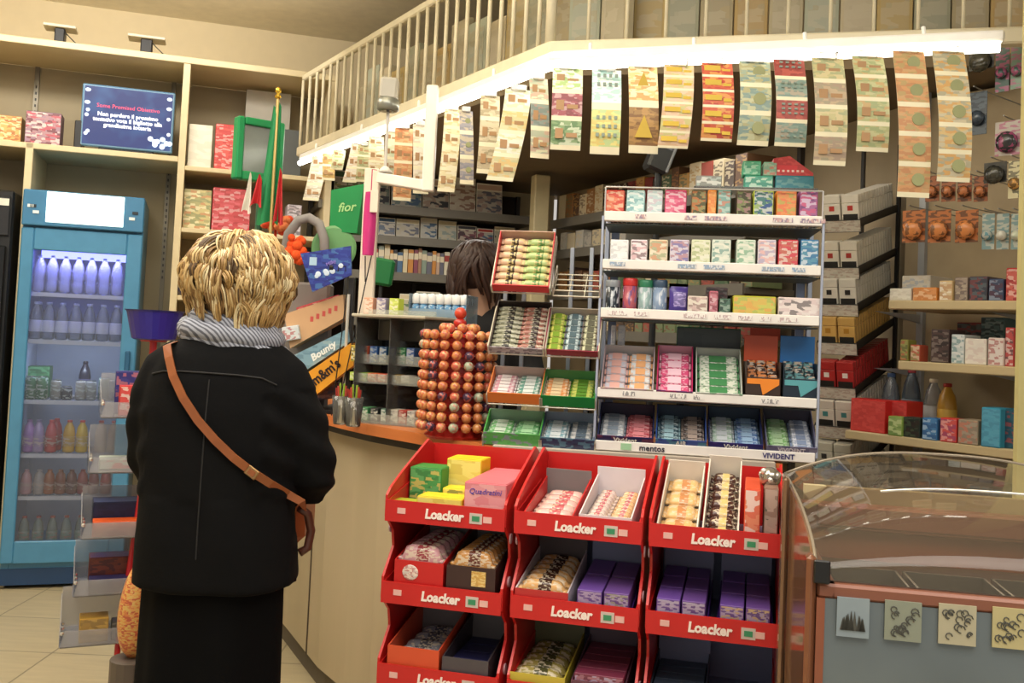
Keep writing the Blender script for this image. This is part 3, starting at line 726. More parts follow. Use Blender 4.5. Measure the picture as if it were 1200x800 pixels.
TL = [
 (620, 642, 92, 622, 638, 187, [('D8D8B0', 'C8A088', 'A8B498'), ('8A9A90', 'B08878', '788880')], 3, 'short pale card strip hanging left of the canopy corner, curled twice', 'a'),
 (592, 623, 105, 574, 592, 214, [('E4E4C8', 'D8D8A0', 'E8E8D8'), ('E0C070', 'D8D0A0', 'C8C890')], 4, 'long white and yellow card strip slanting left, second from the canopy corner', 'a'),
 (563, 586, 112, 558, 578, 205, [('C8B890', 'A89870', 'D8C8A0')], 3, 'tan card strip third from the canopy corner', 'a'),
 (538, 554, 130, 537, 554, 217, [('8A8A94', '9A96A0', 'C8B898')], 3, 'grey-violet card strip beside the square white frame', 'round'),
 (521, 541, 128, 514, 528, 226, [('E8DCA8', 'D8C080', 'F0E8C8')], 4, 'cream card strip hanging just right of the white hanging post', 'a'),
 (484, 502, 146, 487, 497, 228, [('EAE2CC', 'D8C8A8', 'E8DCC8')], 3, 'narrow cream strip hanging just left of the white hanging post', 'a'),
 (463, 484, 150, 460, 480, 236, [('D89A50', 'E0B070', 'D88040')], 4, 'orange card strip hanging behind the cross bar', 'a'),
 (453, 466, 154, 449, 460, 205, [('E8E4D0', 'C8D8B0', 'D8D0B0')], 3, 'small white and green strip beside the camera rod', 'a'),
 (432, 450, 160, 434, 446, 208, [('E8D8A8', 'E0C090', 'F0E8D0')], 3, 'pale yellow strip behind the camera rod', 'a'),
 (412, 428, 168, 404, 414, 215, [('F0E8DC', 'E0C8A8', 'E8E0D0')], 3, 'white card strip twisting above the green box', 'a'),
 (420, 434, 170, 416, 430, 214, [('B8B878', '98A068', 'C8C090')], 3, 'olive card strip right above the green box', 'a'),
 (391, 405, 176, 388, 400, 200, [('E0E8C0', 'A8C070', 'D8D8A8')], 2, 'short lime card strip third from the left end', 'a'),
 (378, 392, 180, 378, 392, 212, [('C8A048', 'B89040', 'D8C080')], 2, 'gold card strip second from the left end', 'a'),
 (366, 384, 183, 360, 368, 236, [('F0E8D8', 'C8C0A0', 'E0D8C0')], 3, 'leftmost card strip, white, trailing down in a long curl', 'a')]
for t in TL:
    dd = bard((t[0] + t[1]) / 2); strip('s', t[0], t[1], t[2], t[3], t[4], t[5], dd - .01, t[6], t[7], t[8], t[9], curl=.02, ang=math.radians(12))

# ------------------------------------------------------------------ back wall magazine shelving behind the counter
MS = thing('magazine_shelves', 'dark grey metal shelves with magazines along the back wall behind the counter', 'shelves', FW.w(0, 0, 0), FW.a)
dk_ = mat('4A4642', .5, .3)
mx0, mx1 = FW.x_at(372, 2, .1), FW.x_at(628, 2, .1)
mzs = [2.12, FW.hit(540, 250, .1)[1], FW.hit(540, 285, .1)[1], FW.hit(540, 326, .1)[1], 1.42, 1.18]
for z in mzs[1:]:
    MB().box(mx0, mx1, .08, .5, z - .03, z, bev=.004).box(mx0, mx1, .07, .08, z - .035, z + .012).build('shelf', mat('6E6A60', .5, .2), MS)
MB().box(mx0, mx1, .5, .52, .2, 2.25).build('back_panel', mat('3A2C22', .7), MS)
for k in (0, .5, 1): MB().box(mx0 + (mx1 - mx0) * k - .012, mx0 + (mx1 - mx0) * k + .012, .46, .5, 0, 2.25).build('upright', dk_, MS)
random.seed(11)
pal = ['B03A30', 'D8C8A0', '8A9A8A', 'C88840', '4A6A8A', '8A4A5A', 'E0D8C0', '5A7A50', 'B8A040', 'A07860', '6A6A78', 'C8A890', '3A3A40', '9AA8A0']
cn = {'B03A30': 'red', 'D8C8A0': 'sand', '8A9A8A': 'grey-green', 'C88840': 'orange', '4A6A8A': 'blue', '8A4A5A': 'plum', 'E0D8C0': 'cream', '5A7A50': 'green', 'B8A040': 'mustard', 'A07860': 'brown', '6A6A78': 'slate', 'C8A890': 'beige', '3A3A40': 'black', '9AA8A0': 'silver'}
def magrow(fr, z, xa, xb, y, hmin, hmax, wmin, wmax, where, cat, name, maker, group, keyp, gap=.006, tilt=.0, pal=pal):
    xs = []; x = xa
    while True:
        w = random.uniform(wmin, wmax)
        if x + w > xb: break
        xs.append((x + w / 2, w)); x += w + gap
    for i, (x, w) in enumerate(xs):
        c = pal[random.randrange(len(pal))]; c2 = pal[random.randrange(len(pal))]; h = random.uniform(hmin, hmax)
        w2 = round(w - .001, 2) if w > .03 else round(w, 3); h = round(h, 2)
        w2 = min(w2, w)
        o = put((keyp, c, c2 if keyp != 'bk' else '', w2, h), lambda: maker(w2, h, c, c2), fr.w(x, y, z), fr.a, f'{cn[c]} {name} {where}, {rank(i, len(xs))}', cat, group, rx=tilt, name=name.replace(' ', '_').replace('-', '_'))
mgm = lambda w, h, c, c2: magazine(w, h, pm(c, c2, 'D8CDB4', s=18), mat(c2, .5))
magrow(FW, mzs[1], mx0 + .1, mx1 - .05, .2, .17, .24, .13, .19, 'on the upper magazine shelf of the back wall', 'magazine', 'magazine', mgm, 'magazines on the upper back shelf', 'mg', tilt=-.12)
magrow(FW, mzs[2], mx0 + .25, mx1 - .05, .2, .11, .15, .1, .17, 'on the second magazine shelf of the back wall', 'magazine', 'magazine', mgm, 'magazines on the second back shelf', 'mg', tilt=-.12)
bkm = lambda w, h, c, c2: book(w, .13, h, c, 'E0D4B8' if c != 'E0D8C0' else 'A04038')
magrow(FW, mzs[3], mx0 + .3, mx1 - .05, .12, .13, .17, .018, .034, 'standing on the third back wall shelf', 'book', 'book', bkm, 'books standing on the back wall shelf', 'bk', gap=.002)
magrow(FW, mzs[4], mx0 + .5, mx1 - .05, .12, .12, .18, .09, .15, 'on the fourth back wall shelf', 'magazine', 'magazine', mgm, 'magazines on the fourth back shelf', 'mg', tilt=-.12)

# side wall shelving (runs forward on the right of the corner post)
SS = thing('side_shelves', 'grey metal wall shelves right of the corner post behind the counter', 'shelves', FC.w(0, 0, 0), FC.a)
szz = [FC.hit(740, 246, .02)[1], FC.hit(740, 287, .02)[1], 1.62, 1.40, 1.15, .9]
xe = 1.95
for z in szz: MB().box(.12, xe, .0, .3, z - .03, z, bev=.003).box(.12, xe, -.01, 0, z - .035, z + .015).build('shelf', mat('7A766C', .5, .2), SS)
for x in (.12, 1.1, xe): MB().box(x - .012, x + .012, .27, .3, 0, 2.25).build('upright', dk_, SS)
pal2 = ['6A4A30', 'A8702C', '4A6A4A', '8A3028', 'C09038', '3A2A22', 'B05040', 'D8C8A0', '7A8A60', '5A4A40']
cn.update({'6A4A30': 'brown', 'A8702C': 'amber', '4A6A4A': 'forest green', '8A3028': 'dark red', 'C09038': 'gold', '3A2A22': 'dark brown', 'B05040': 'brick', '7A8A60': 'olive', '5A4A40': 'umber'})
ppm = lambda w, h, c, c2: smallbox(w, .16, h, c, pm(c, c2, c, c, s=30))
magrow(FC, szz[0], .16, 1.95, .02, .13, .17, .06, .09, 'on the top side wall shelf', 'tobacco', 'tobacco carton', ppm, 'tobacco cartons on the top side shelf', 'tb', gap=.004, pal=pal2)
magrow(FC, szz[1], .2, 1.0, .02, .09, .13, .07, .1, 'on the second side wall shelf', 'box', 'pale carton', ppm, 'cartons on the second side shelf', 'tb', gap=.012, pal=['D8C8A0', 'B8B4A8', 'C8C4B8', '8A8A88'] if not cn.update({'B8B4A8': 'grey', 'C8C4B8': 'white', '8A8A88': 'dark grey'}) else 0)
magrow(FC, szz[2], .2, 2.0, .02, .1, .15, .07, .1, 'on the third side wall shelf', 'box', 'carton', ppm, 'cartons on the third side shelf', 'tb', gap=.008, pal=pal2)
magrow(FC, szz[3], .2, 2.0, .02, .1, .14, .07, .1, 'on the fourth side wall shelf', 'box', 'carton', ppm, 'cartons on the fourth side shelf', 'tb', gap=.008, pal=pal2)

# ------------------------------------------------------------------ cigarette dispenser with raked shelves
FCG = Frame(1.075, 3.42, 0, -38)
CG = thing('cigarette_rack', 'dark metal cigarette rack with steep raked shelves right of the white rack', 'rack', FCG.w(0, 0, 0), FCG.a)
TILT = math.radians(14); gw = .135; gl = .42
cgy = [262, 317, 360, 405, 457, 503, 553, 597, 640]
packs = [('E4DFD2', 'C8A890', 'white', 'C04038'), ('DAD4C4', 'A83830', 'white', 'A83830'), ('D8D4C8', '3A3A34', 'grey-white', '2A2A28'), ('D0A860', 'E4DCC8', 'gold', 'B08030'), ('B03030', 'E0D8C8', 'red', 'F0E8E0'), ('D8D0C4', 'B03A38', 'white and red', '4A8A8A'), ('C8C4B4', '5A5A54', 'pale', '3A3A3A'), ('C0BCAC', '3A4A5A', 'grey', '2A3A4A'), ('B8B4A8', '3A3A3A', 'grey', '3A3A3A')]
for i, py in enumerate(cgy):
    z = FCG.hit(980, py, 0)[1]
    sh_ = MB().box(-.004, gw, 0, gl, -.012, -.003).box(gw - .004, gw, 0, gl, -.012, .016).box(-.004, 0, 0, gl, -.012, .016).box(-.004, gw, -.008, 0, -.03, .012)
    sh_.build('raked_shelf', mat('3C3A36', .4, .5), CG, loc=(0, 0, z), rot=(TILT, 0, 0))
    MB().box(0, gw, -.011, -.008, -.028, .010).build('price_strip', pm('C8C0B0', 'B8B4A4', 'A89080', s=40), CG, loc=(0, 0, z), rot=(TILT, 0, 0))
    c1, c2, nm, c3 = packs[i]
    n = 14 if i < 8 else 8
    for col in (0, 1):
        for k in (range(2) if col == 0 else range(n)):
            y = .004 + k * .028
            loc = FCG.w(.004 + .0305 + col * .064, y * math.cos(TILT), z + y * math.sin(TILT) - .002)
            put(('cig', c1, c2), lambda: cigpack(c1, c3, w=.058, d=.021, h=.1), loc, FCG.a,
                f'{nm} cigarette pack, shelf {["one","two","three","four","five","six","seven","eight","nine"][i]} from the top, {"left" if col == 0 else "right"} lane, {ORD[k]} from the front', 'cigarettes', 'cigarette packs in the raked rack', rx=TILT, name='cigarette_pack')
for x in (0.0, gw): MB().box(x - .006, x + .006, gl - .02, gl, .05, 2.15).build('upright', mat('2E2C2A', .4, .6), CG)
MB().box(-.006, gw + .006, .0, gl, .0, .05).build('rack_base', mat('2E2C2A', .4, .6), CG)

# ------------------------------------------------------------------ right-hand shelving
RS = thing('wall_shelves', 'pale wooden shelves on metal brackets along the right wall', 'shelves', FRT.w(0, 0, 0), FRT.a)
rsy = [(352, 1120), (426, 1120), (516, 1095)]
rz = [FRT.hit(px, py)[1] for py, px in rsy]
rx0 = [FRT.x_at(1041, rz[0]), FRT.x_at(1052, rz[1]), FRT.x_at(990, rz[2])]; rxe = 1.3
for x0_, z in zip(rx0, rz):
    MB().box(x0_, rxe, 0, .34, z - .028, z, bev=.003).build('shelf', woodmat('C9B78E', 'B9A67C', (3, 14, 14)), RS)
MB().box(-.1, rxe, 0, .34, .72, .75, bev=.003).build('shelf', woodmat('C9B78E', 'B9A67C', (3, 14, 14)), RS)
for px in (1081, 1215):
    x = FRT.x_at(px, 1.5, .4)
    b = MB().box(x - .012, x + .012, .38, .40, .1, 2.3)
    for z in rz: b.prism([(.1, z - .03), (.38, z - .03), (.38, z - .06)], x - .003, x + .003, 'x')
    b.build('bracket_rail', mat('A8ACB0', .4, .3), RS)
MB().box(-.2, rxe, .40, .42, .1, 2.28).build('peg_panel', mat('A8987A', .7), RS)
yp = P(1198.5, 400, 2.5); struct(MB().box(0, .16, 0, .02, 0, WH).build('trim_3', mat('BDB37A', .6), loc=(yp.x - .008, yp.y, 0)))
def rput(px0, px1, shelf, pytop, y, d, c, cols, nm, label, cat='box'):
    return putbox(FRT, px0, px1, rz[shelf], pytop, y, d, c, pm(*cols, s=34), nm, label, cat)
RI = [
 (1042, 1068, 0, 338, .02, .12, 'DAD4C2', ('DED8C6', 'D0CAB8', 'E4E0D0'), 'white_carton', 'white carton at the left end of the top right shelf'),
 (1069, 1098, 0, 337, .02, .1, 'D88A3A', ('E09040', 'C87828', 'E8C090'), 'orange_carton', 'orange and white carton on the top right shelf'),
 (1056, 1090, 0, 323, .16, .14, 'C8C4B8', ('CCC8BC', '9AA8B8', 'C8C0A8'), 'grey_carton', 'pale grey carton behind the orange one on the top right shelf'),
 (1100, 1116, 0, 329, .02, .08, 'D0B480', ('D8C090', 'E8E0D0', 'C08850'), 'small_carton', 'small tan and white carton on the top right shelf'),
 (1118, 1134, 0, 325, .03, .1, '8A7A70', ('A09080', '6A5A58', 'B8A890'), 'carton', 'grey brown carton in the middle of the top right shelf'),
 (1135, 1157, 0, 324, .03, .12, '4A4048', ('3A4050', '8A4040', '5A6A70'), 'carton', 'dark carton with red top on the top right shelf'),
 (1158, 1176, 0, 327, .03, .12, '3A4A6A', ('3A4A6A', '8A9AB0', '5A3040'), 'carton', 'blue carton on the top right shelf'),
 (1178, 1200, 0, 314, .03, .12, 'B83030', ('C03838', 'D86050', 'A02028', 'E8C0B0'), 'red_carton', 'red carton at the right end of the top right shelf'),
 (1054, 1064, 1, 398, .02, .05, '8A8A40', ('9A9A48', 'C04030', '5A5A30'), 'small_carton', 'small olive pack at the left end of the middle right shelf'),
 (1066, 1078, 1, 404, .02, .05, 'B05038', ('C06040', '8A9A50', 'D8C8A0'), 'small_carton', 'little orange and green pack on the middle right shelf'),
 (1090, 1112, 1, 386, .04, .1, '4A3A38', ('3A3030', '8A7A70', '5A4440'), 'carton', 'dark brown carton on the middle right shelf'),
 (1114, 1130, 1, 392, .03, .1, 'C8D0CC', ('D8DCD8', '4A8A90', 'B8C8C8'), 'carton', 'white and teal carton on the middle right shelf'),
 (1130, 1156, 1, 397, .02, .12, 'DAD2C4', ('DED6C8', 'E4DCCC', 'D8C4B8'), 'white_carton', 'plain white low carton on the middle right shelf'),
 (1157, 1176, 1, 396, .02, .12, 'D8C8C0', ('DACCC4', 'B04848', 'D8D0C8'), 'white_carton', 'white low carton with red band on the middle right shelf'),
 (1177, 1188, 1, 384, .03, .1, 'B83838', ('C04040', 'D8C8C0', '3A4A50'), 'red_carton', 'narrow red carton standing on the middle right shelf'),
 (1120, 1150, 1, 378, .2, .08, '8A3038', ('3A3A40', '9A3038', '5A6A70'), 'carton', 'dark red carton at the back of the middle right shelf'),
 (1148, 1176, 1, 372, .2, .1, '4A6A70', ('4A7078', '2A3A40', '8AA0A0'), 'carton', 'teal carton at the back of the middle right shelf'),
 (996, 1037, 2, 468, .02, .1, 'CC2824', ('D83028', 'D02820', 'C82420', 'E04038'), 'red_carton', 'big bright red carton at the left of the lowest right shelf'),
 (1038, 1062, 2, 470, .06, .1, 'CC2824', ('D02822', 'C02420', 'D83830'), 'red_carton', 'second bright red carton, just right of the big one'),
 (1040, 1057, 2, 488, .0, .05, '8AA850', ('90B058', '6A9040', 'C8D890'), 'green_carton', 'lime green small carton in front of the red ones'),
 (1058, 1078, 2, 489, .01, .06, '2E3A30', ('2A342C', '4A5A40', '3A2A28'), 'dark_carton', 'black green small carton on the lowest right shelf'),
 (1080, 1098, 2, 490, .0, .06, '3A78B0', ('4080B8', 'A8C8E0', '2A5A90'), 'blue_carton', 'blue small carton on the lowest right shelf'),
 (1101, 1121, 2, 490, .0, .06, 'D04038', ('D84840', 'E8A8A0', '9A4070'), 'red_carton', 'red and purple small carton on the lowest right shelf'),
 (1122, 1146, 2, 492, .0, .08, 'A09078', ('A89880', 'C86848', '8A7C68'), 'brown_carton', 'tan carton with orange top on the lowest right shelf'),
 (1149, 1172, 2, 478, .0, .1, '3A9AB8', ('3FA0C0', '3890B0', '48A8C4'), 'turquoise_carton', 'turquoise carton on the lowest right shelf'),
 (1173, 1200, 2, 480, .03, .1, '1E5A6C', ('205C70', '1A4A5C', 'A03A38'), 'petrol_carton', 'dark petrol and red carton at the right end of the lowest shelf')]
for a in RI: rput(*a[:-1], a[-1])
for i, (px, h, c) in enumerate([(1040, .16, 'B8C4D0'), (1064, .18, '8090A0'), (1090, .15, 'D0D4D8')]):
    x = FRT.x_at(px, rz[2] + .1, .22); e = bottle(.030, h + .03, clear(c, .28, .1), mat(['4A6A9A', 'A04048', 'E0D8C0'][i], .4), mat(c, .5)); e.name = 'bottle'
    e.location = FRT.w(x, .24, rz[2]); tag(e, ['bottle with blue cap behind the red cartons', 'bottle with red cap behind the dark carton', 'clear bottle with pale cap on the lowest right shelf'][i], 'bottle')
x = FRT.x_at(1110, rz[2] + .1, .2); e = bottle(.03, .17, mat('C89838', .3), mat('B03028', .4), mat('D8B050', .4)); e.name = 'jar'; e.location = FRT.w(x, .2, rz[2]); tag(e, 'amber bottle with red cap behind the red and purple pack', 'bottle')
# row of bottles below the lowest shelf
magrow(FRT, .75, -.05, 1.25, .05, .18, .24, .05, .08, 'on the bottom shelf behind the glass cabinet', 'box', 'low carton', ppm, 'dark cartons under the lowest right shelf', 'tb', gap=.006, pal=['3A2A22', '3A3A40', '8A3028', '6A4A30', '4A6A8A'])
# hanging goods on hooks
def hangpack(w, h, c1, c2, c3):
    e = empty('hanging_pack')
    MB().box(-w / 2, w / 2, 0, .002, -h, 0).build('card', pm(c1, c3, s=30), e)
    MB().lathe([(.001, 0), (w * .42, .004), (w * .42, .012), (w * .2, .02)], 12).build('blister', pm(c2, c2, c3, s=40, rough=.15), e, rot=(PI / 2, 0, 0), loc=(0, 0, -h * .62), smooth=True)
    MB().tube([(0, .38, .01), (0, 0, .01), (0, -.03, .012)], .002, 5).build('peg_hook', mat('9A9A98', .3, .8), e)
    return e
def hang(px0, px1, pt, pb, y, c1, c2, c3, label, cat='hanging pack', rep=1):
    x, w = on(FRT, px0, px1, 1.9, y); z1 = FRT.hit((px0 + px1) / 2, pt, y)[1]; z0 = FRT.hit((px0 + px1) / 2, pb, y)[1]
    e = hangpack(w * .95, z1 - z0, c1, c2, c3); e.name = 'hanging_pack'; e.location = FRT.w(x, y, z1); e.rotation_euler = (0, 0, FRT.a); tag(e, label, cat, 'packs hanging on the right wall hooks')
    for ch in e.children:
        if ch.name.startswith('peg_hook'):
            for v in ch.data.vertices:
                if v.co.y > .2: v.co.y = .40 - y
for i, (px, l) in enumerate([(1073, 'orange blister pack, left of three in the lower hanging row'), (1103, 'orange blister pack, middle of three in the lower hanging row'), (1135, 'orange blister pack, right of three in the lower hanging row')]):
    hang(px - 15, px + 13, 246, 284, .05, 'C87020', 'E08428', '3A3430', l)
for i in range(4):
    px = 1093 + i * 19; hang(px - 9, px + 8, 206, 236, .12, 'A85A24', 'C87028', '2A2420', f'brown orange hanging pack in the upper hanging row, {rank(i, 4)}')
for i in range(3): hang(1152 + i * 17, 1167 + i * 17, 250, 292, .04, '7AA0A4', ['5A98A8', 'D8D8C8', 'C8D4B8'][i], 'C8C8B8', f'pale teal hanging pack right of the orange ones, {rank(i, 3)}')
for a in [(1131, 1162, 60, 82, .1, '3A3A30', '4A4A3C', '2A2A24', 'dark green hanging pack beside the gold card strip'),
          (1163, 1180, 52, 108, .08, '3A5A52', '2A4A48', 'B04078', 'long dark teal pack with pink foot hanging top right'),
          (1181, 1198, 52, 104, .08, '6A8A74', '3A5A50', 'B04078', 'long green pack with pink foot hanging at the top right corner'),
          (1133, 1155, 108, 158, .1, '4A5A68', '38485A', '2A3440', 'dark blue brush pack hanging right of the gold strip'),
          (1164, 1196, 142, 182, .1, 'B8B0A8', '3A3A40', 'B84080', 'grey pack with pink band and dark base hanging on the right'),
          (1152, 1180, 190, 214, .1, '3A3A34', '4A4A40', '2A2A28', 'black bristled pack hanging above the orange ones'),
          (1181, 1199, 188, 232, .1, 'D8D0A0', 'E0A030', '2A2A28', 'yellow and white pack at the right edge')]:
    hang(*a)

# ------------------------------------------------------------------ white product rack on the counter
FR = Frame(*P(700, 531, 2.84).xy, CZ, -9)
RK = thing('product_rack', 'white five-tier product rack with wire shelves standing on the counter', 'rack', FR.w(0, 0, 0), FR.a)
rw = FR.x_at(960, .4); rl = FR.x_at(704, .4)
ly = [253, 308, 367, 464]  # middle of each lip at px 830, then the lowest
lz = [FR.hit(832, y, 0)[1] for y in (256, 313, 371, 466, 529)]
white, wirem = mat('E9E6E0', .4), mat('C9C9C6', .3, .5)
rails = [('C8A0A0', '7A78A0', 'E9E6E0'), ('8AA8C8', 'A0A8B0', 'E9E6E0'), ('E9E6E0', 'B08890', '5A6A8A'), ('E9E6E0', '5A5A60', 'A8A0A0'), ('E9E6E0', 'E9E6E0', 'D8D4CC')]
SD = .26
for i, z in enumerate(lz):
    h = .028
    b = MB().box(rl, rw, -.006, 0, z - h / 2, z + h / 2, bev=.002); random.seed(40 + i); x = rl + .02
    while x < rw - .06:
        w = random.uniform(.03, .07)
        if random.random() < .6 and i < 4: b.box(x, x + w, -.0075, -.005, z - .006, z + .006, 1)
        x += w + .02
    b.build('shelf_edge', [white, pm(rails[i][0], rails[i][1], 'E9E6E0', s=120, st=(1, 1, .4), jit=False)], RK)
    zs = z - h / 2 + .004
    b = MB()
    for k in range(46):
        xx = rl + .008 + k * (rw - rl - .016) / 45; b.cyl((xx, 0, zs), (xx, SD, zs), .0018, n=5)
    for yy in (.004, .09, .18, SD): b.cyl((rl, yy, zs - .003), (rw, yy, zs - .003), .003, n=6)
    if i < 4: b.box(rl, rw, .02, SD, zs - .012, zs - .009, 1)
    b.build('wire_shelf', [wirem, mat('3E4A48', .5)], RK)
for x in (rl - .004, rw + .004):
    b = MB().box(x - .007, x + .007, SD - .03, SD, -.001, lz[0] + .05, bev=.002)
    b.cyl((x, 0, lz[0]), (x, .0, lz[4]), .004, n=6)
    b.build('side_upright', mat('AEB8CC', .35, .3), RK)
for x in (rl + .02, rw - .02): MB().box(x - .012, x + .012, SD - .01, SD + .004, 0, lz[0]).build('back_upright', mat('8FA0C4', .4), RK)
MB().cyl((rl, 0, lz[0] + .085), (rw, 0, lz[0] + .085), .0025, n=6).cyl((rl, 0, lz[0]), (rl, 0, lz[0] + .085), .0025, n=6).cyl((rw, 0, lz[0]), (rw, 0, lz[0] + .085), .0025, n=6).build('top_guard_wire', wirem, RK)
text('mentos', .024, mat('26263A', .5), RK, (FR.x_at(764, lz[4]), -.0075, lz[4] - .001), off=.0004)
text('VIVIDENT', .020, mat('26206A', .5), RK, (FR.x_at(912, lz[4]), -.0075, lz[4] - .001), off=.0004)
MB().box(FR.x_at(735, lz[4]) - .018, FR.x_at(735, lz[4]) + .012, -.008, -.006, lz[4] - .009, lz[4] + .009).build('green_tag', mat('9AC8A0', .5), RK)
FZ0 = [z - .010 + .002 for z in lz]
def rk(px0, px1, i, pytop, y, d, c, cols, label, name='carton', cat='box', group='packs on the white rack', s=40):
    z = FZ0[i] - .0005
    return putbox(FR, px0, px1, z + .001, pytop, y, d, c, pm(*cols, s=s), name, label, cat, group)
top = [(709, 731, 'D84838', ('D84838', 'E88858', 'E8C8A0'), 'red and orange'), (733, 755, 'A8D0D0', ('B0D8D8', '68A8B0', 'E8F0EC'), 'pale teal'), (757, 776, 'C0C8CC', ('B8D0D4', 'D0B8C8', 'E0E8E8'), 'grey-blue'),
       (778, 804, 'D84878', ('D84878', 'E87898', 'E8D0D8'), 'bright pink'), (809, 827, '6A5A38', ('5A5A3A', 'D87828', 'A8A060'), 'dark green and orange'), (828, 839, 'E08A28', ('E89030', 'E87820', 'F0B050'), 'orange'),
       (840, 856, '68988C', ('78A8A0', 'D87858', 'B8D0C8'), 'teal and red'), (862, 880, '5A4A38', ('4A4A30', '8A9A58', 'B88888'), 'brown green'), (882, 906, 'C8D850', ('3A5A98', '4A8A68', 'A8C850', 'D8E0D0'), 'yellow-bordered blue and green'),
       (909, 933, 'E08838', ('E89040', 'E86838', 'A8B048'), 'orange and lime'), (936, 958, '9A5890', ('A86098', 'D8C8E0', '6A3A78', 'D84878'), 'purple and white')]
for a, b_, c, cols, n in top: rk(a, b_, 0, 223, .012, .07, c, cols, f'{n} gum box on the top tier of the white rack')
sec = [(714, 736, 'E4E4E4', ('E8E8E8', 'C8CCD0', 'F0F0F0'), 'plain white'), (738, 758, 'E4DCE0', ('E8E0E4', 'D8A0A8', '6A2A38'), 'white and crimson'), (760, 782, 'E0D0B0', ('E0D0B0', 'D08048', 'E8E0C8', '98A878'), 'cream and orange'), (784, 807, 'D4CCD8', ('8A80B8', 'E8E0E4', 'D09890'), 'lilac and white'),
       (809, 832, 'D8DCBC', ('D8DCB4', 'A8B878', 'E8E8D8'), 'cream and green'), (833, 856, 'D0DCD0', ('D0DCCC', '68A098', 'E8E8D8'), 'cream and teal'), (862, 885, 'D0DCCC', ('CCDCC8', '70B088', 'E8E8D8'), 'white and mint'), (887, 909, 'D8D0D8', ('E0D8DC', 'A898C0', 'E8A8A0'), 'white and violet'),
       (911, 935, 'C83848', ('D84050', 'E0D8C8', 'C8785A'), 'red and cream'), (937, 959, '3878A8', ('3A80B0', 'D8E4EC', '5AA0B8'), 'blue and white')]
for a, b_, c, cols, n in sec: rk(a, b_, 1, 281, .012, .07, c, cols, f'{n} chewing gum box on the second tier of the white rack')
# third tier
for px, c, lab, h, n in [(718, '8A9096', '24303C', 328, 'black and blue sweets tube with grey lid'), (738, 'C83030', 'B04858', 326, 'red sweets tube with red lid'), (756, '2E7A58', '88A8A8', 328, 'silver sweets tube with green lid'), (773, '3A5068', '7890B0', 328, 'silver blue sweets tube with navy lid')]:
    z = FZ0[2]; x = FR.x_at(px, z + .05, .035); r = .021; hh = FR.hit(px, h, .03)[1] - z
    e = tub(r, hh, None, mat(c, .3), pm(lab, lab, 'C8D0D8' if px != 738 else '5A4A8A', s=50, st=(1.5, 1.5, .4), rough=.2)); e.name = 'sweets_tube'; e.location = FR.w(x, .035, z); tag(e, n + ' on the third tier', 'sweets tube', 'packs on the white rack')
def pouch(w, h, c, c2, c3):
    b = MB()
    def f(s): return lambda u, v: ((u - .5) * w * (.92 + .08 * abs(2 * v - 1)), s * (.016 * math.sin(PI * min(1, v * 1.1)) ** .6 * math.sin(PI * u) ** .6 if 0 < u < 1 and 0 < v < .9 else 0) + .02, v * h)
    b.grid(f(1), 10, 12); b.grid(f(-1), 10, 12, mf=lambda u, v: 1 if .25 < v < .7 and .15 < u < .85 else 0)
    return b.build('sweets_pouch', [mat(c, .3), pm(c2, c3, c, s=60)], smooth=True)
e = pouch(.055, FR.hit(794, 332, .02)[1] - FZ0[2], '4A3A8A', 'A898D8', '5A4A9A'); e.location = FR.w(FR.x_at(796, FZ0[2] + .04, .02), .01, FZ0[2]); tag(e, 'purple sweets pouch standing beside the navy lidded tube', 'pouch', 'packs on the white rack')
rk(805, 829, 2, 347, .012, .12, 'D8CCC0', ('E0D8C8', 'C8A0A0', 'D8D0C0', '8A5A5A'), 'cream low carton right of the purple pouch on the third tier')
rk(830, 841, 2, 341, .012, .1, 'B86878', ('C87888', 'D8B8C0', '8A3848'), 'narrow pink carton on the third tier')
rk(842, 856, 2, 350, .012, .1, '4A6A58', ('4A7060', '2A3A38', '98B0A0'), 'dark green low carton on the third tier')
rk(826, 852, 2, 337, .14, .06, 'C8B8C0', ('D8C8CC', '5A4A58', 'A8586A'), 'pale pink carton standing behind the cream low one')
rk(858, 909, 2, 347, .012, .12, 'B8B838', ('C8C840', 'E89830', 'A8B848', 'E0B038'), 'wide yellow and orange carton on the third tier', s=28)
rk(911, 961, 2, 349, .012, .12, 'E0D0CC', ('E4D8D4', 'E8DCD8', 'D8C0C0', '3A3038'), 'wide white and pink carton at the right end of the third tier', s=28)
rk(713, 719, 3, 381, .2, .03, 'E8ECF4', ('E8ECF4', 'D0D8E8', 'F4F4F8'), 'narrow white box left, behind the pastel gum tray on the fourth tier')
rk(721, 730, 3, 381, .2, .03, 'E0E4EC', ('E0E4EC', 'C8D0E0', 'F0F0F4'), 'narrow white box right, behind the pastel gum tray on the fourth tier')
rk(790, 866, 3, 384, .215, .02, '2A6A48', ('3A4A4C', '3A4648', '44504E'), 'dark green bordered board at the back of the fourth tier', name='back_board', cat='board', s=8)

# stacked packs on top of the rack
def topbox(px0, px1, pyb, pyt, y, d, c, cols, label, zb=None, name='carton'):
    z = FR.hit((px0 + px1) / 2, pyb, y)[1] if zb is None else zb
    return putbox(FR, px0, px1, z, pyt, y, d, c, pm(*cols, s=34), name, label, 'box')
zA = FZ0[0] + .0005
TP = thing('top_platform', 'clear raised platform at the back of the rack top', 'platform', FR.w(0, 0, 0), FR.a)
zP = FR.hit(900, 222, .14)[1]
MB().box(FR.x_at(813, zP, .12), rw, .1, .25, zP - .004, zP).box(FR.x_at(813, zP, .12), FR.x_at(813, zP, .12) + .003, .1, .25, zA, zP - .004).box(rw - .003, rw, .1, .25, zA, zP - .004).build('clear_shelf', clear('E0E8E8', .2), TP)
tb1 = topbox(815, 846, 0, 206, .11, .08, '8A8880', ('A8B8B0', '7A7870', 'D8D8D0'), 'grey white carton on top of the white rack', zP)
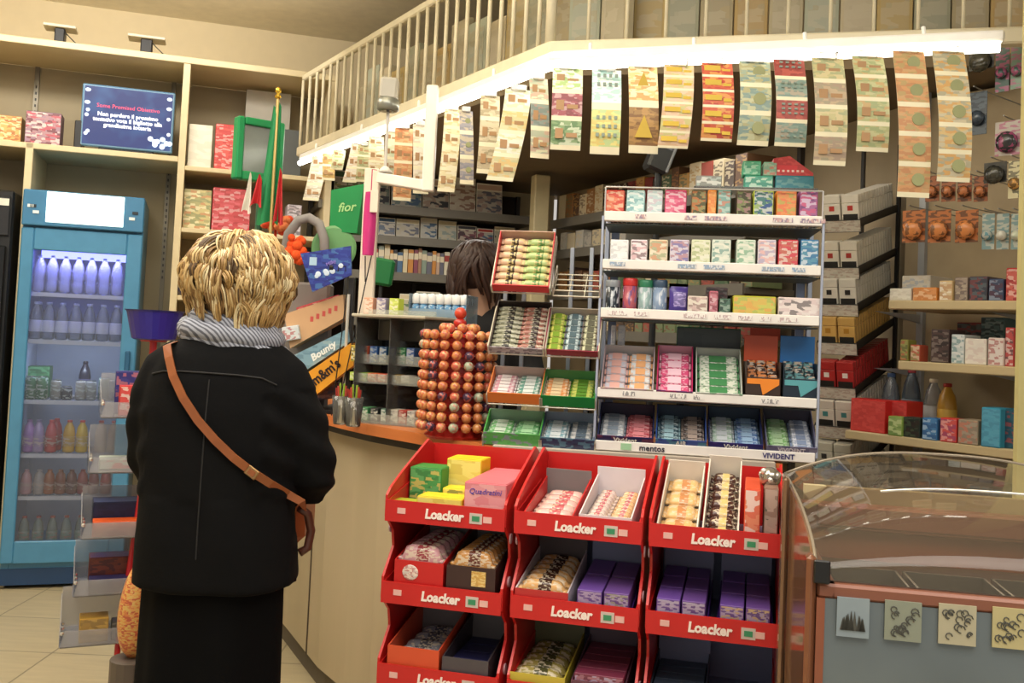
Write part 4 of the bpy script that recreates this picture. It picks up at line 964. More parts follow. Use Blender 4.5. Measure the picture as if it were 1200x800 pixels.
topbox(872, 906, 0, 206, .12, .06, '3A9A80', ('48A890', 'C8E0D0', '3A9080'), 'green and white carton, lower of two on the rack top', zP)
zq = FR.hit(890, 206, .12)[1]
topbox(870, 892, 0, 189, .12, .06, '48A880', ('50B890', 'A8D8C0', '3A9878'), 'mint green carton stacked on the green and white one', zq + .001)
topbox(894, 911, 0, 190, .12, .06, '88B8A0', ('98C0A8', 'D86858', '70A890'), 'pale green and red carton stacked on the rack top', zq + .001)
topbox(908, 954, 0, 206, .12, .06, '2A7A88', ('308898', '288090', '68A0A0'), 'teal carton at the right of the rack top', zP)
x, w = on(FR, 906, 953, zq, .12)
wd = MB().prism([(-w / 2, 0), (w / 2, 0), (w / 2, .008), (-w * .1, .058), (-w / 2, .05)], 0, .06, 'y', 0); wd.box(-w * .4, w * .1, -.001, .001, .008, .03, 1)
for k in range(6): wd.box(w * (-.4 + k * .12), w * (-.34 + k * .12), -.0016, .001, .010, .016, 2)
wd = wd.build('wedge_carton', [pm('C83038', 'C83038', 'E04848', s=40), mat('D84850', .4), mat('F0D8D0', .4)], loc=FR.w(x, .12, FR.hit(930, 206, .12)[1] + .001), rot=(0, 0, FR.a)); tag(wd, 'red sloping carton on the teal one on the rack top', 'box')
# black spotlight on stalk
sl = P(772, 190, 3.5); sl_ = thing('spotlight', 'black square spotlight on a pole behind the white rack', 'lamp', (sl.x, sl.y, CZ), .2)
MB().box(-.04, .04, -.03, .04, sl.z - CZ - .04, sl.z - CZ + .06, bev=.01, R=Matrix.Rotation(.35, 3, 'Y')).build('lamp_head', mat('2C3034', .35), sl_)
MB().box(.032, .042, -.035, .045, sl.z - CZ - .045, sl.z - CZ + .06, bev=.003, R=Matrix.Rotation(.35, 3, 'Y')).build('bezel', mat('8A9098', .3), sl_)
MB().cyl((0, 0, .0), (0, 0, sl.z - CZ - .03), .012).box(-.06, .06, -.05, .05, 0, .012, bev=.003).build('pole', mat('24282C', .4), sl_)

# ---- slanted display trays with gum sticks (rows four and five of the white rack)
def rot_x(o, a): o.rotation_euler.x = a
def slanted(fr, px0, px1, pyf, pyb, y0, th, hw, out, inn, lipm, cols, nrow, label, lab2, brand=None, kind='gum', zfix=None, flap=.0, grp=None, flm=None, bc='E8E8E0', bsz=.02, stickd=None):
    """display tray tilted up to the back; cols = lane colours; sticks lie across in each lane"""
    z0 = fr.hit((px0 + px1) / 2, pyf, y0)[1] if zfix is None else zfix
    xa, xb = fr.x_at(px0, z0, y0), fr.x_at(px1, z0, y0); w = abs(xb - xa) - .004; xc = (xa + xb) / 2
    # length so that the back edge lands on pyb
    lo_, hi_ = .05, .5
    for _ in range(24):
        L = (lo_ + hi_) / 2; q = proj(fr.w(xc, y0 + L * math.cos(th), z0 + L * math.sin(th) + hw * 1.3))
        if q[1] > pyb: lo_ = L
        else: hi_ = L
    e = display_tray(w, L, hw, out, inn, flap=flap, front=lipm, fl=flm); e.name = 'display_tray'
    e.location = fr.w(xc, y0, z0); e.rotation_euler = (th, 0, fr.a); tag(e, label, 'display tray')
    if brand: text(brand, bsz, mat(bc, .4), e, (0, -.004, hw * .72), off=.0004)
    lane = (w - .008) / len(cols)
    for ci, (c1, c2, nm) in enumerate(cols):
        n = nrow
        pitch = (L - .006) / n
        for k in range(n):
            lx = -w / 2 + .004 + lane * (ci + .5); lyy = .003 + k * pitch
            v = Vector((lx, lyy * math.cos(th) - .0045 * math.sin(th), lyy * math.sin(th) + .0045 * math.cos(th)))
            lw = round(lane - .003, 3); dp_ = round(pitch * .9, 3)
            if kind == 'gum': mk = lambda: stick(lw, c1, c2, d=dp_, h=max(.010, hw * .62))
            else: mk = lambda: bar(lw - .008, dp_, max(.014, hw * .75), c1, c2, bc)
            put((kind, c1, c2, lw, dp_, bc if kind != 'gum' else 0), mk, fr.w(xc, y0, z0) + fr.u * v.x + fr.v * v.y + Vector((0, 0, v.z)), fr.a,
                f'{nm} {"gum stick" if kind == "gum" else "snack bar"} in {lab2}, {ORD[k]} from front', 'gum' if kind == 'gum' else 'snack bar', 'sticks in ' + lab2, rx=th, name='gum_stick' if kind == 'gum' else 'snack_bar')
    return e
clt = clear('E8F0F4', .25)
navy = mat('1E2450', .35)
T5 = math.radians(27)
z5 = FZ0[4] + .0
slanted(FR, 699, 766, 0, 473, .012, T5, .042, navy, mat('3A3A4A', .5), pm('2A2A60', '7A3048', '2A2A60', s=20, jit=False), [('C8CCD0', '8A98A8', 'silver grey'), ('B03848', 'D88890', 'red')], 6, 'navy gum tray with silver and red sticks at the left of the lowest tier', 'the left tray of the lowest tier', 'Vivident', zfix=z5, flap=.0)
slanted(FR, 767, 828, 0, 475, .012, T5, .042, mat('2A4A90', .35), mat('3A4A5A', .5), pm('3A5AA8', '3A8A98', '2A3A78', s=20, jit=False), [('2A4A5A', '9ABCC8', 'dark teal'), ('3A3030', 'A89890', 'black and grey')], 6, 'blue gum tray with dark teal and black sticks on the lowest tier', 'the dark tray of the lowest tier', 'AIR', zfix=z5)
slanted(FR, 829, 894, 0, 477, .012, T5, .042, navy, mat('3A4A5A', .5), pm('2A2A78', '2A2A70', '4A3A88', s=20, jit=False), [('8AAA98', 'C0C8D0', 'grey-green'), ('3A68A8', '98B8D8', 'blue')], 6, 'navy gum tray with grey-green and blue sticks on the lowest tier', 'the blue tray of the lowest tier', 'Vivident', zfix=z5)
slanted(FR, 896, 957, 0, 479, .012, T5, .042, mat('5A5A78', .35), mat('4A4A5A', .5), pm('6A6888', '8A88A0', '5A5878', s=20, jit=False), [('6AA858', 'A8C8A0', 'green'), ('C8D0E0', '8898B8', 'pale blue')], 6, 'grey gum tray with green and pale sticks at the right of the lowest tier', 'the right tray of the lowest tier', 'VIVIDENT', zfix=z5, bc='D8D0D8', bsz=.017)
z4 = FZ0[3]
T4 = math.radians(38)
slanted(FR, 703, 766, 0, 404, .012, T4, .03, mat('B8A8B0', .4), mat('9AA0A8', .5), pm('C8A8B0', 'B8B890', 'C090A0', s=40), [('B8B8C8', 'D8A8A0', 'pastel'), ('C8D0D8', 'E0A878', 'white and orange')], 5, 'pastel gum tray at the left of the fourth tier', 'the pastel tray of the fourth tier', None, zfix=z4, flap=.0, flm=mat('A8A8A8', .5))
slanted(FR, 768, 812, 0, 404, .012, T4, .03, mat('B82860', .4), mat('C85080', .5), pm('6A2A70', 'D83070', 'B02060', s=40), [('D83878', 'F0C8D8', 'hot pink')], 5, 'hot pink sweets tray on the fourth tier', 'the pink tray of the fourth tier', None, zfix=z4, flm=mat('B890A0', .5))
slanted(FR, 814, 870, 0, 407, .012, T4, .03, mat('B8C0B8', .4), mat('A8B0A8', .5), pm('C0C8C0', '4A9A60', 'D0D8D0', s=40), [('D0D8C8', '4A8A58', 'white and green')], 5, 'white and green mint tray on the fourth tier', 'the mint tray of the fourth tier', None, zfix=z4, flm=mat('A8ACA8', .5))
def tallbox(px0, px1, pyt, c, c2, c3, label):
    z = z4; x, w = on(FR, px0, px1, z, .012); h = FR.hit((px0 + px1) / 2, pyt, .1)[1] - z
    e = empty('header_box')
    MB().box(-w / 2, w / 2, .0, .003, 0, h * .38, bev=.001).box(-w / 2, -w / 2 + .003, .003, .1, 0, h * .6).box(w / 2 - .003, w / 2, .003, .1, 0, h * .6).box(-w / 2, w / 2, .003, .1, 0, .003).build('box_body', mat('3A2A22' if c != '1E6AB0' else '1A2A38', .4), e)
    MB().box(-w / 2, w / 2, .1, .103, 0, h, bev=.001).build('header_card', mat(c, .35), e)
    MB().prism([(-w * .46, h * .28), (-w * .08, h * .28), (0, h * .12), (w * .46, h * .28), (w * .46, h * .36), (-w * .46, h * .36)], -.002, .0, 'y').build('pointed_stripe', mat(c3, .4), e)
    b = MB()
    for r in range(3):
        for k in range(3): b.box(-w / 2 + .006 + k * (w - .012) / 3, -w / 2 + .003 + (k + 1) * (w - .012) / 3, .006 + r * .03, .03 + r * .03, .004, h * (.42 + r * .1), bev=.003)
    b.build('packed_sweets', pm(c2, c3, 'C8B8A8', s=50), e)
    e.location = FR.w(x, .012, z); e.rotation_euler = (0, 0, FR.a); tag(e, label, 'box', 'packs on the white rack')
tallbox(873, 914, 393, 'C04A20', '3A2218', 'E88828', 'orange and brown box with upright header on the fourth tier')
tallbox(917, 959, 394, '1E6AB0', '1E2A34', '58A0A8', 'blue and black box with upright header on the fourth tier')

# ------------------------------------------------------------------ sloping wire rack left of the white rack
FL = Frame(*P(566, 522, 2.87).xy, CZ, -9)
WR = thing('wire_rack', 'two-column sloping wire sweet rack on the counter between lollipop tower and white rack', 'rack', FL.w(0, 0, 0), FL.a)
cells = [('A', 0, 577, 645, 341, 268, 54), ('B', 0, 648, 703, 345, 299, 35), ('A', 1, 573, 640, 413, 352, 45), ('B', 1, 637, 702, 416, 360, 45), ('A', 2, 571, 635, 472, 430, 29), ('B', 2, 633, 698, 476, 434, 29), ('A', 3, 566, 634, 523, 481, 23), ('B', 3, 632, 697, 524, 484, 23)]
tr_ = {}
for col, row, p0, p1, yf, yb, th in cells:
    z0 = FL.hit((p0 + p1) / 2, yf, .02)[1]
    if row == 3: z0 = .004
    tr_[(col, row)] = z0
    xa, xb = FL.x_at(p0, z0, .02), FL.x_at(p1, z0, .02); t = math.radians(th); L = .2
    b = MB()
    def pt(x, l, h=0): return (x, .02 + l * math.cos(t) - h * math.sin(t), z0 - .006 + l * math.sin(t) + h * math.cos(t))
    lmax = .17 if row else .2
    if (col, row) == ('B', 0): lmax = .12
    if row == 3: lmax = .15
    for k in range(5): l = lmax * k / 4; b.cyl(pt(xa, l), pt(xb, l), .0022, n=5)
    for k in range(4): x = xa + (xb - xa) * k / 3; b.cyl(pt(x, 0), pt(x, lmax), .0018, n=5)
    for x in (xa, xb): b.cyl(pt(x, 0, .03), pt(x, lmax, .03), .0025, n=5); b.cyl(pt(x, 0), pt(x, 0, .03), .0025, n=5); b.cyl(pt(x, lmax), pt(x, lmax, .03), .0025, n=5)
    b.build('wire_basket', mat('C8C4B4', .3, .5), WR)
for px in (590, 612, 667, 690):
    x = FL.x_at(px, .4, .17); MB().box(x - .006, x + .006, .19, .205, 0, FL.hit(px, 290, .19)[1], bev=.001).build('upright', mat('A8B0BC', .35, .4), WR)
MB().box(FL.x_at(572, 0, .1), FL.x_at(698, 0, .1), .19, .205, 0, .02).build('base_bar', mat('A8B0BC', .35, .4), WR)
def wr(key, hw, out, inn, lip, cols, n, label, lab2, brand=None, kind='gum', **k):
    c = [q for q in cells if (q[0], q[1]) == key][0]
    return slanted(FL, c[2], c[3], c[4], c[5], .02, math.radians(c[6]), hw, out, inn, lip, cols, n, label, lab2, brand, kind, zfix=tr_[key], **k)
wr(('A', 0), .03, mat('B82830', .4), mat('C8A088', .5), mat('C42C34', .35), [('D8B088', '3A2A20', 'cream and brown'), ('A8C070', '5A8A40', 'green and gold')], 7, 'red tray of nougat bars at the top of the wire rack', 'the red wire rack tray', kind='bar', flm=mat('B89888', .5), bc='E0C878')
wr(('A', 1), .022, mat('3A2A28', .4), mat('2A2422', .5), pm('A8A0A8', '6A5A68', 'B8B0B8', s=40), [('8A8A70', '2A2620', 'black and olive'), ('A86858', '3A2622', 'copper')], 9, 'dark tray of black and copper sweets in the left column of the wire rack', 'the dark tray of the wire rack', kind='bar', bc='C8C8B0')
wr(('B', 1), .022, mat('8A2840', .4), mat('A89898', .5), mat('8A2840', .35), [('C8C838', '7A9A30', 'yellow'), ('B8CCD0', '48606A', 'pale blue'), ('C8C8A0', '5A5A48', 'khaki')], 6, 'maroon tray of yellow and pale blue sticks in the right column of the wire rack', 'the maroon tray of the wire rack', kind='gum', flm=mat('B0A89A', .5))
wr(('A', 2), .034, mat('D87838', .4), mat('B8A8A0', .5), mat('DA7A3A', .35), [('C88898', 'E0D8D8', 'pink and white'), ('5A9A88', 'D8E0DC', 'teal and white')], 6, 'orange tray with pink and teal gum in the left column of the wire rack', 'the orange tray of the wire rack')
wr(('B', 2), .034, mat('1E7A38', .4), mat('4A8A50', .5), mat('1E8040', .35), [('E08A30', 'E0C8A0', 'orange'), ('B8C030', '5A8A30', 'lime green')], 6, 'green tray with orange and lime gum in the right column of the wire rack', 'the green tray of the wire rack')
wr(('A', 3), .04, mat('4AA048', .4), mat('88A890', .5), pm('48B048', '58B850', '9A88B0', s=30), [('58B058', 'C8D8C8', 'bright green'), ('48A058', 'A8D8A8', 'green and white')], 4, 'bright green tray at the foot of the wire rack', 'the bright green wire rack tray')
wr(('B', 3), .034, mat('3A4A68', .4), mat('8898A8', .5), pm('3A4468', '5A90A8', '3A3A58', s=30), [('78A8B8', 'D8E0E4', 'ice blue'), ('B8B8B8', '5A6A7A', 'silver')], 5, 'slate blue tray at the foot of the wire rack beside the white rack', 'the slate blue wire rack tray')

# ------------------------------------------------------------------ lollipop tower
lc = P(533, 509, 3.06); LT = thing('lollipop_tower', 'red lollipop tower stand on the counter', 'stand', (lc.x, lc.y, CZ))
sL = F_PX / 3.06
rT = 38 / sL; zTop = P(533, 395, 3.06).z - CZ
redm = mat('B02820', .3)
b = MB().lathe([(rT * .9, 0), (rT * .95, .008), (rT * .8, .02), (rT * .68, .03), (rT * .66, zTop)], 20)
for k in range(10): b.lathe([(rT * .66, .035 + k * zTop / 10.2), (rT * .82, .038 + k * zTop / 10.2), (rT * .82, .044 + k * zTop / 10.2), (rT * .66, .047 + k * zTop / 10.2)], 20)
b.build('tower_body', redm, LT, smooth=False)
MB().lathe([(.02, zTop), (.012, zTop + .01), (.012, zTop + .03), (.02, zTop + .034), (.02, zTop + .05), (.008, zTop + .06)], 14).build('neck', redm, LT, smooth=True)
MB().ball((0, 0, zTop + .075), .019).build('knob', mat('C8442C', .3), LT, smooth=True)
lcol = [('D07A2C', 'B83820', 'orange'), ('D88E38', 'B83020', 'golden'), ('D05838', 'E0B060', 'red'), ('A8B090', 'C05838', 'pale green'), ('4A3048', 'C84830', 'dark purple')]
def lolly(c1, c2):
    e = empty('lollipop')
    b = MB().ball((0, 0, 0), .0155, n=12); b.build('wrapped_sweet', pm(c1, c1, c2, s=60, st=(1, 1, 1), rough=.2), e, smooth=True)
    MB().cyl((0, .012, 0), (0, .045, 0), .002, n=6).build('stick', mat('E8E4DC', .5), e)
    MB().cyl((0, .012, 0), (0, .02, 0), .006, .003, n=8).build('wrapper_twist', mat(c2, .3), e)
    return e
random.seed(5)
nr = 10; na = 18
for k in range(nr):
    for a in range(na):
        ang = -PI / 2 + (a - 5) * 2 * PI / na
        if a > 10: continue
        r_ = random.random(); ci = 0 if r_ < .45 else 1 if r_ < .68 else 2 if r_ < .86 else 3 if r_ < .94 else 4
        c1, c2, nm = lcol[ci]
        z = CZ + .03 + (k + .25) * zTop / nr; R_ = rT * 1.08
        p = Vector((lc.x + R_ * math.cos(ang), lc.y + R_ * math.sin(ang), z))
        put(('lol', ci), lambda: lolly(c1, c2), p, ang + PI / 2, f'{nm} lollipop on the red tower, {ORD[nr - 1 - k]} ring from the top, {rank(a, 11)}', 'lollipop', 'lollipops on the red tower', name='lollipop')
for a in range(8):
    ang = a * 2 * PI / 8 + .2; nm = lcol[a % 3][2]
    put(('lol', a % 3), None, Vector((lc.x + .05 * math.cos(ang), lc.y + .05 * math.sin(ang), CZ + zTop + .028)), ang + PI / 2, f'{nm} lollipop in the crown ring round the tower knob, {rank(a, 8)}', 'lollipop', 'lollipops on the red tower', rx=0)

# ------------------------------------------------------------------ clear displays on the counter left of the tower
FD = Frame(*P(480, 500, 3.3).xy, CZ, -22)
AC = thing('acrylic_display', 'three-tier clear acrylic sweets display left of the lollipop tower', 'display', FD.w(0, 0, 0), FD.a)
ax0, ax1 = FD.x_at(408, 0, .0), FD.x_at(489, 0, .0); acl = clear('E8ECE4', .22)
az = [FD.hit(450, 495)[1], FD.hit(450, 450)[1], FD.hit(455, 424)[1], FD.hit(440, 372)[1]]
az[0] = 0.004
for i, (z, y0, y1) in enumerate([(az[0], 0, .26), (az[1], .05, .28), (az[2] - .01, .08, .3), (az[3], .1, .32)]):
    MB().box(ax0, ax1, y0, y1, z - .004, z).box(ax0, ax1, y0, y0 + .003, z, z + .03).build('clear_tier', acl, AC)
for x in (ax0, ax1 - .003, (ax0 + ax1) / 2): MB().box(x, x + .003, .02, .3, 0, az[3]).build('clear_side', clear('E8ECE4', .10), AC)
MB().box(ax0 - .01, ax1 + .01, .0, .33, az[3] + .001, az[3] + .012, bev=.003).build('top_plate', mat('B0AA98', .3), AC)
MB().box(ax0 + .03, ax1 - .02, .12, .3, az[2] + .07, az[3] - .004, bev=.004).build('dark_drawer', mat('3A3834', .3), AC)
random.seed(9)
def small(fr, px, z, y, w, h, d, c, c2, label, name='sweets_pack'):
    e = smallbox(w, d, h, c, pm(c, c2, 'E0DCC8', s=50)); e.name = name; e.location = fr.w(fr.x_at(px, z, y), y, z + .0005); e.rotation_euler = (0, 0, fr.a); tag(e, label, 'sweets', 'small packs in the clear display')
for i, (px, c, c2, n) in enumerate([(415, 'C8B030', '3A3A20', 'yellow'), (426, 'C85838', 'E0A080', 'orange-red'), (437, '2A5A9A', '88A8D0', 'blue'), (448, '2E5A88', 'C8D8E8', 'navy'), (459, '2E8A4A', 'C8E0C8', 'green'), (470, '2A7A48', '98C8A0', 'emerald'), (480, '4A6AA8', 'D0D8E8', 'pale blue')]):
    small(FD, px, az[2] - .01, .1, .03, .058, .05, c, c2, f'{n} upright pack on the third tier of the clear display')
for i, (px, c, c2, n) in enumerate([(414, '9AB830', 'C8D860', 'lime'), (424, '88B038', 'D8C840', 'yellow-green'), (435, 'D86838', 'E0A050', 'orange'), (447, 'C84830', 'E89858', 'red-orange'), (460, 'B08A30', 'D8C060', 'gold'), (474, 'A8A098', 'C8C0B8', 'grey')]):
    small(FD, px, az[1], .07, .032, .03, .06, c, c2, f'{n} small pack on the middle tier of the clear display')
for i, (px, c, c2, n) in enumerate([(414, '3A5A40', '88A888', 'dark green'), (426, '4A8A5A', 'C8D8C8', 'mid green'), (438, '2A2A2A', '8A8A88', 'black'), (450, '5A7A6A', 'D8D8D0', 'grey green'), (461, 'C8C0B0', '8A8A80', 'cream'), (471, 'B04038', 'D8A898', 'brick red'), (481, 'B8B0A8', '6A6A68', 'stone')]):
    small(FD, px, az[0], .05, .03, .045, .06, c, c2, f'{n} small pack on the bottom tier of the clear display')
# glass cups with straws of sweets
for i, px in enumerate((399, 414)):
    c = P(px, 492 + i, 3.30 - .05 * i)
    e = thing('glass_cup', ['clear cup filled with red sweet sticks, left of two', 'clear cup filled with red sweet sticks, right of two'][i], 'cup', (c.x, c.y, CZ))
    MB().lathe([(.022, 0), (.024, .003), (.032, .095), (.031, .095), (.022, .005)], 18).build('cup_body', clear('D8D8D0', .1), e, smooth=True)
    for k in range(6):
        a = k * PI / 3; MB().cyl((.009 * math.cos(a), .009 * math.sin(a), .006), (.019 * math.cos(a), .019 * math.sin(a), .12 + .008 * (k % 3)), .0035, n=6).build('sweet_stick', mat(['A83830', 'B85040', '8AA838'][k % 3], .3), e)
# bottle display box behind
FB = Frame(*P(478, 400, 3.66).xy, 0, -15)
zb0, zb1 = FB.hit(505, 376)[1], FB.hit(505, 352)[1]
bdx0, bdx1 = FB.x_at(478, zb0), FB.x_at(546, zb0)
BD = thing('blue_display_box', 'clear and blue counter display holding small blue spray bottles', 'display box', FB.w(0, 0, 0), FB.a)
MB().box(bdx0, bdx1, 0, .14, zb0 - .003, zb0).box(bdx0, bdx1, 0, .003, zb0, zb0 + .045).box(bdx0, bdx0 + .003, 0, .14, zb0, zb0 + .1).box(bdx1 - .003, bdx1, 0, .14, zb0, zb0 + .1).build('clear_box', clear('B8D0E0', .35), BD)
MB().box(bdx0, bdx1, .0, .14, CZ, zb0 - .004, bev=.004).build('blue_card_base', pm('2A3A6A', '4A6AA8', 'C8D8E8', '24304A', s=14, jit=False), BD)
MB().box(bdx0 + .02, bdx0 + .055, -.003, -.0005, CZ + .12, zb0 - .01).build('white_panel', mat('DCE8F4', .4), BD)
def spray():
    e = empty('spray_bottle')
    MB().lathe([(.013, 0), (.015, .003), (.015, .055), (.011, .062)], 12).build('bottle_body', pm('3A88C0', '4A98C8', 'D8E8F0', s=60), e, smooth=True)
    MB().lathe([(.0135, .062), (.016, .064), (.016, .088), (.012, .098), (.004, .102)], 12).build('cap', mat('E8E8E8', .35), e, smooth=True)
    return e
for r in range(2):
    for i in range(7):
        x = bdx0 + .018 + i * (bdx1 - bdx0 - .036) / 6
        put('spray', spray, FB.w(x, .03 + .05 * r, zb0 + .001), FB.a, f'blue bottle with white cap, {"front" if r == 0 else "back"} row, {rank(i, 7)}', 'bottle', 'blue bottles with white caps', name='spray_bottle')
# row of small packs by the post
for i, (px, c, c2, n) in enumerate([(431, 'D8A080', 'E8D8C8', 'peach'), (446, '8A80A0', 'D8D0C8', 'violet and white'), (461, 'B8C838', 'D8E068', 'lime yellow')]):
    z = az[3] + .012; e = smallbox(.038, .04, .06, c, pm(c, c2, 'E8E0D0', s=50)); e.name = 'sweets_pack'; e.location = FD.w(FD.x_at(px, z, .14), .14, z + .0005); e.rotation_euler = (0, 0, FD.a); tag(e, f'{n} pack on top of the clear display', 'sweets')

# ------------------------------------------------------------------ three red cardboard floor stands
red = mat('C2201E', .35, noise=.06); grey = mat('8088A8', .5, noise=.05)
q0 = P(455, 600, 2.34)
FS = Frame(q0.x, q0.y, 0, -14)
span = [(453, 592, 600), (604, 752, 612), (762, 917, 625)]
def stand(i):
    px0, px1, _ = span[i]
    x0, x1 = FS.x_at(px0, .97), FS.x_at(px1, .97); w = x1 - x0
    xc = (x0 + x1) / 2; o = FS.w(xc, 0, 0); SF = Frame(o.x, o.y, 0, -14)
    ST = thing('display_stand', ['red cardboard wafer display stand, left of three, before the counter', 'red cardboard wafer display stand, middle of three, before the counter', 'red cardboard wafer display stand, right of three, beside the glass cabinet'][i], 'display stand', o, SF.a)
    D = .34; zt = 1.0
    # stepped side panels, cut from one sheet of card
    for s in (-1, 1):
        poly = [(0.04, 0), (D, 0), (D, 1.07), (D - .05, 1.09), (.10, 1.03), (.02, 1.0)]
        for k in range(4):
            zz = .985 - k * .19; poly += [(0.0, zz), (-.0, zz - .05), (.05, zz - .09), (.06, zz - .13)]
        poly += [(.04, .2)]
        MB().prism(poly, s * w / 2 - .003, s * w / 2 + .003, 'x').build('side_panel', red, ST)
    MB().box(-w / 2, w / 2, D - .004, D, 0, 1.075).build('back_panel', [red], ST)
    MB().box(-w / 2 + .004, w / 2 - .004, D - .006, D - .004, .1, .93).build('grey_lining', grey, ST)
    for k in range(5):
        zz = .975 - k * .19
        b = MB().box(-w / 2 + .003, w / 2 - .003, 0, D - .006, zz - .05, zz - .045, 1)
        b.box(-w / 2 - .001, w / 2 + .001, -.004, 0, zz - .05, zz)
        for s in (-1, 1): b.prism([(0, zz - .05), (D * .75, zz - .05), (D * .75, zz + .04), (0, zz)], s * (w / 2 - .0035), s * (w / 2 - .006), 'x')
        tr = b.build('shelf_tray', [red, grey], ST)
        text('Loacker', .030, mat('F4E4DC', .4), tr, (-.005 if i else .0, -.0055, zz - .026), off=.0012, shear=.1, sx=.95)
        MB().box(.062, .092, -.0052, -.004, zz - .038, zz - .014, bev=.0).box(.068, .086, -.006, -.005, zz - .032, zz - .02, 1).build('green_badge', [mat('C8B8B0', .4), mat('3A8A60', .4)], tr)
        MB().box(-w / 2 + .03, -w / 2 + .05, -.0052, -.004, zz - .03, zz - .017).build('price_ticket', mat('E0B0A8', .5), tr); MB().box(w / 2 - .05, w / 2 - .03, -.0052, -.004, zz - .034, zz - .02).build('price_ticket', mat('E0B0A8', .5), tr)
    b = MB()
    for s in (-1, 1):
        for zz in (.8, .9, .6): b.cyl((s * (w / 2 + .003), .05, zz), (s * (w / 2 + .006), .05, zz), .012, n=14)
    b.build('rivet', mat('C8A8B0', .4), ST)
    return SF, w
stands = [stand(i) for i in range(3)]
def szz_(k): return .975 - k * .19 - .045
def sbox(i, px0, px1, k, y, d, pyt, c, cols, label, cat='box', name='carton', s=30, z=None):
    SF, w = stands[i]; z = szz_(k) + .0008 if z is None else z
    return putbox(SF, px0, px1, z, pyt, y, d, c, pm(*cols, s=s), name, label, cat)
# stand 1 top tray
sbox(0, 542, 592, 0, .012, .27, 566, 'D8707A', ('E08890', 'D8707C', 'E8A0A0'), 'long pink wafer box at the right of the left stand, top tray', s=12)
SF0, w0 = stands[0]
lab = [c for c in bpy.data.objects if c.get('label') == 'long pink wafer box at the right of the left stand, top tray'][0]
text('Quadratini', .018, mat('4A3AA0', .4), lab, (0, -.0015, .078), off=.0006, shear=.2)
sbox(0, 487, 541, 0, .02, .075, 583, 'E0C828', ('E8D838', 'D8C020', 'E8E060'), 'yellow carton at the front of the left stand, top tray', s=14)
sbox(0, 457, 485, 0, .02, .06, 588, 'A8B030', ('3A7A30', 'C8C040', '78A038'), 'small green and yellow carton at the front left corner of the left stand', s=30)
zq = szz_(0) + .0008
sbox(0, 517, 560, 0, .10, .06, 573, 'E0CC30', ('E8D840', 'D8C020', '3A5A30'), 'yellow carton in the middle of the left stand, top tray', s=16)
sbox(0, 478, 516, 0, .13, .09, 548, '2E8A38', ('38983F', '2A7A34', 'D8B840', '58A858'), 'green carton with dotted side at the back left of the left stand', s=30)
sbox(0, 521, 562, 0, .19, .09, 538, 'E0C828', ('E8D030', 'D8BC20', 'F0E060'), 'tall yellow carton at the back of the left stand, top tray', s=14)
def cbox(SF, px0, px1, z, y0, L, hw, out, lip, inner, kind, cols, nrow, label, lab2, flap=.0, th=0.0, fl=None, brand=None, lift=0, ph=None):
    """open counter box in a stand tray, filled with wrapped wafers"""
    xa, xb = SF.x_at(px0, z, y0), SF.x_at(px1, z, y0); w = xb - xa - .004; xc = (xa + xb) / 2
    e = display_tray(w, L, hw, out, inner, flap=flap, front=lip, fl=fl); e.name = 'wafer_box'
    e.location = SF.w(xc, y0, z); e.rotation_euler = (th, 0, SF.a); tag(e, label, 'wafer box')
    if brand: text(brand[0], brand[1], brand[2], e, (0, -.004, hw * .5), off=.0005)
    if lift: MB().box(-w / 2 + .003, w / 2 - .003, .002, L - .002, lift, lift + .003).build('inner_floor', inner, e)
    n = nrow; pitch = (L - .008) / n; lane = (w - .008) / len(cols)
    for ci, (c1, c2, nm) in enumerate(cols):
        for k in range(n):
            v = Vector((-w / 2 + .004 + lane * (ci + .5), .004 + k * pitch, .0045 + lift))
            lw = round(lane - .004, 3); dp_ = round(pitch * .92, 3)
            yy = v.y * math.cos(th) - v.z * math.sin(th); zz = v.y * math.sin(th) + v.z * math.cos(th)
            if kind == 'bar': mk = lambda: bar(lw - .010, dp_, max(.016, hw * .75), c1, c2, 'D8C8A8')
            else: mk = lambda: smallbox(lw, dp_, ph or max(.016, hw * .8), c1, pm(c1, c2, 'C0B0D0', s=60))
            put(('w', kind, c1, c2, lw, dp_), mk, SF.w(xc + v.x, y0 + yy, z + zz), SF.a, f'{nm} in {lab2}, {ORD[k]} from front', 'wafer pack', 'wafers in ' + lab2, rx=th, name='wafer_pack')
    return e
wt = ('F4E4DC')
cardw, cardb, cardp, cardg = mat('D8D0D4', .45), mat('3A2420', .4), mat('4A2A7A', .4), mat('7A7474', .5)
S0, S1, S2 = stands[0][0], stands[1][0], stands[2][0]
z1 = szz_(1) + .001; z0s = szz_(0) + .001; z2 = szz_(2) + .001
cbox(S0, 460, 519, z1, .008, .24, .095, red, red, cardg, 'bar', [('C88A90', '9A3038', 'pink and silver wrapped wafer')], 6, 'red wafer box on the middle tray of the left stand', 'the red box of the left stand', flap=.02, lift=.055)
cbox(S0, 521, 580, z1, .008, .24, .095, cardb, cardb, cardg, 'bar', [('C88830', '6A3018', 'amber wrapped wafer')], 8, 'dark brown wafer box on the middle tray of the left stand', 'the brown box of the left stand', flap=.02, lift=.055)
e = [o for o in bpy.data.objects if o.get('label') == 'red wafer box on the middle tray of the left stand'][0]
MB().ball((-.02, -.004, .068), .020, sy=.12, sz=.9).build('round_picture', pm('E8D0C0', 'B03038', 'C8C0B8', s=80, jit=False), e)
e = [o for o in bpy.data.objects if o.get('label') == 'dark brown wafer box on the middle tray of the left stand'][0]
MB().box(.002, .036, -.0045, -.003, .052, .086, bev=.0).build('gold_picture', pm('D8A830', 'E8D080', 'C89020', s=80, jit=False), e)
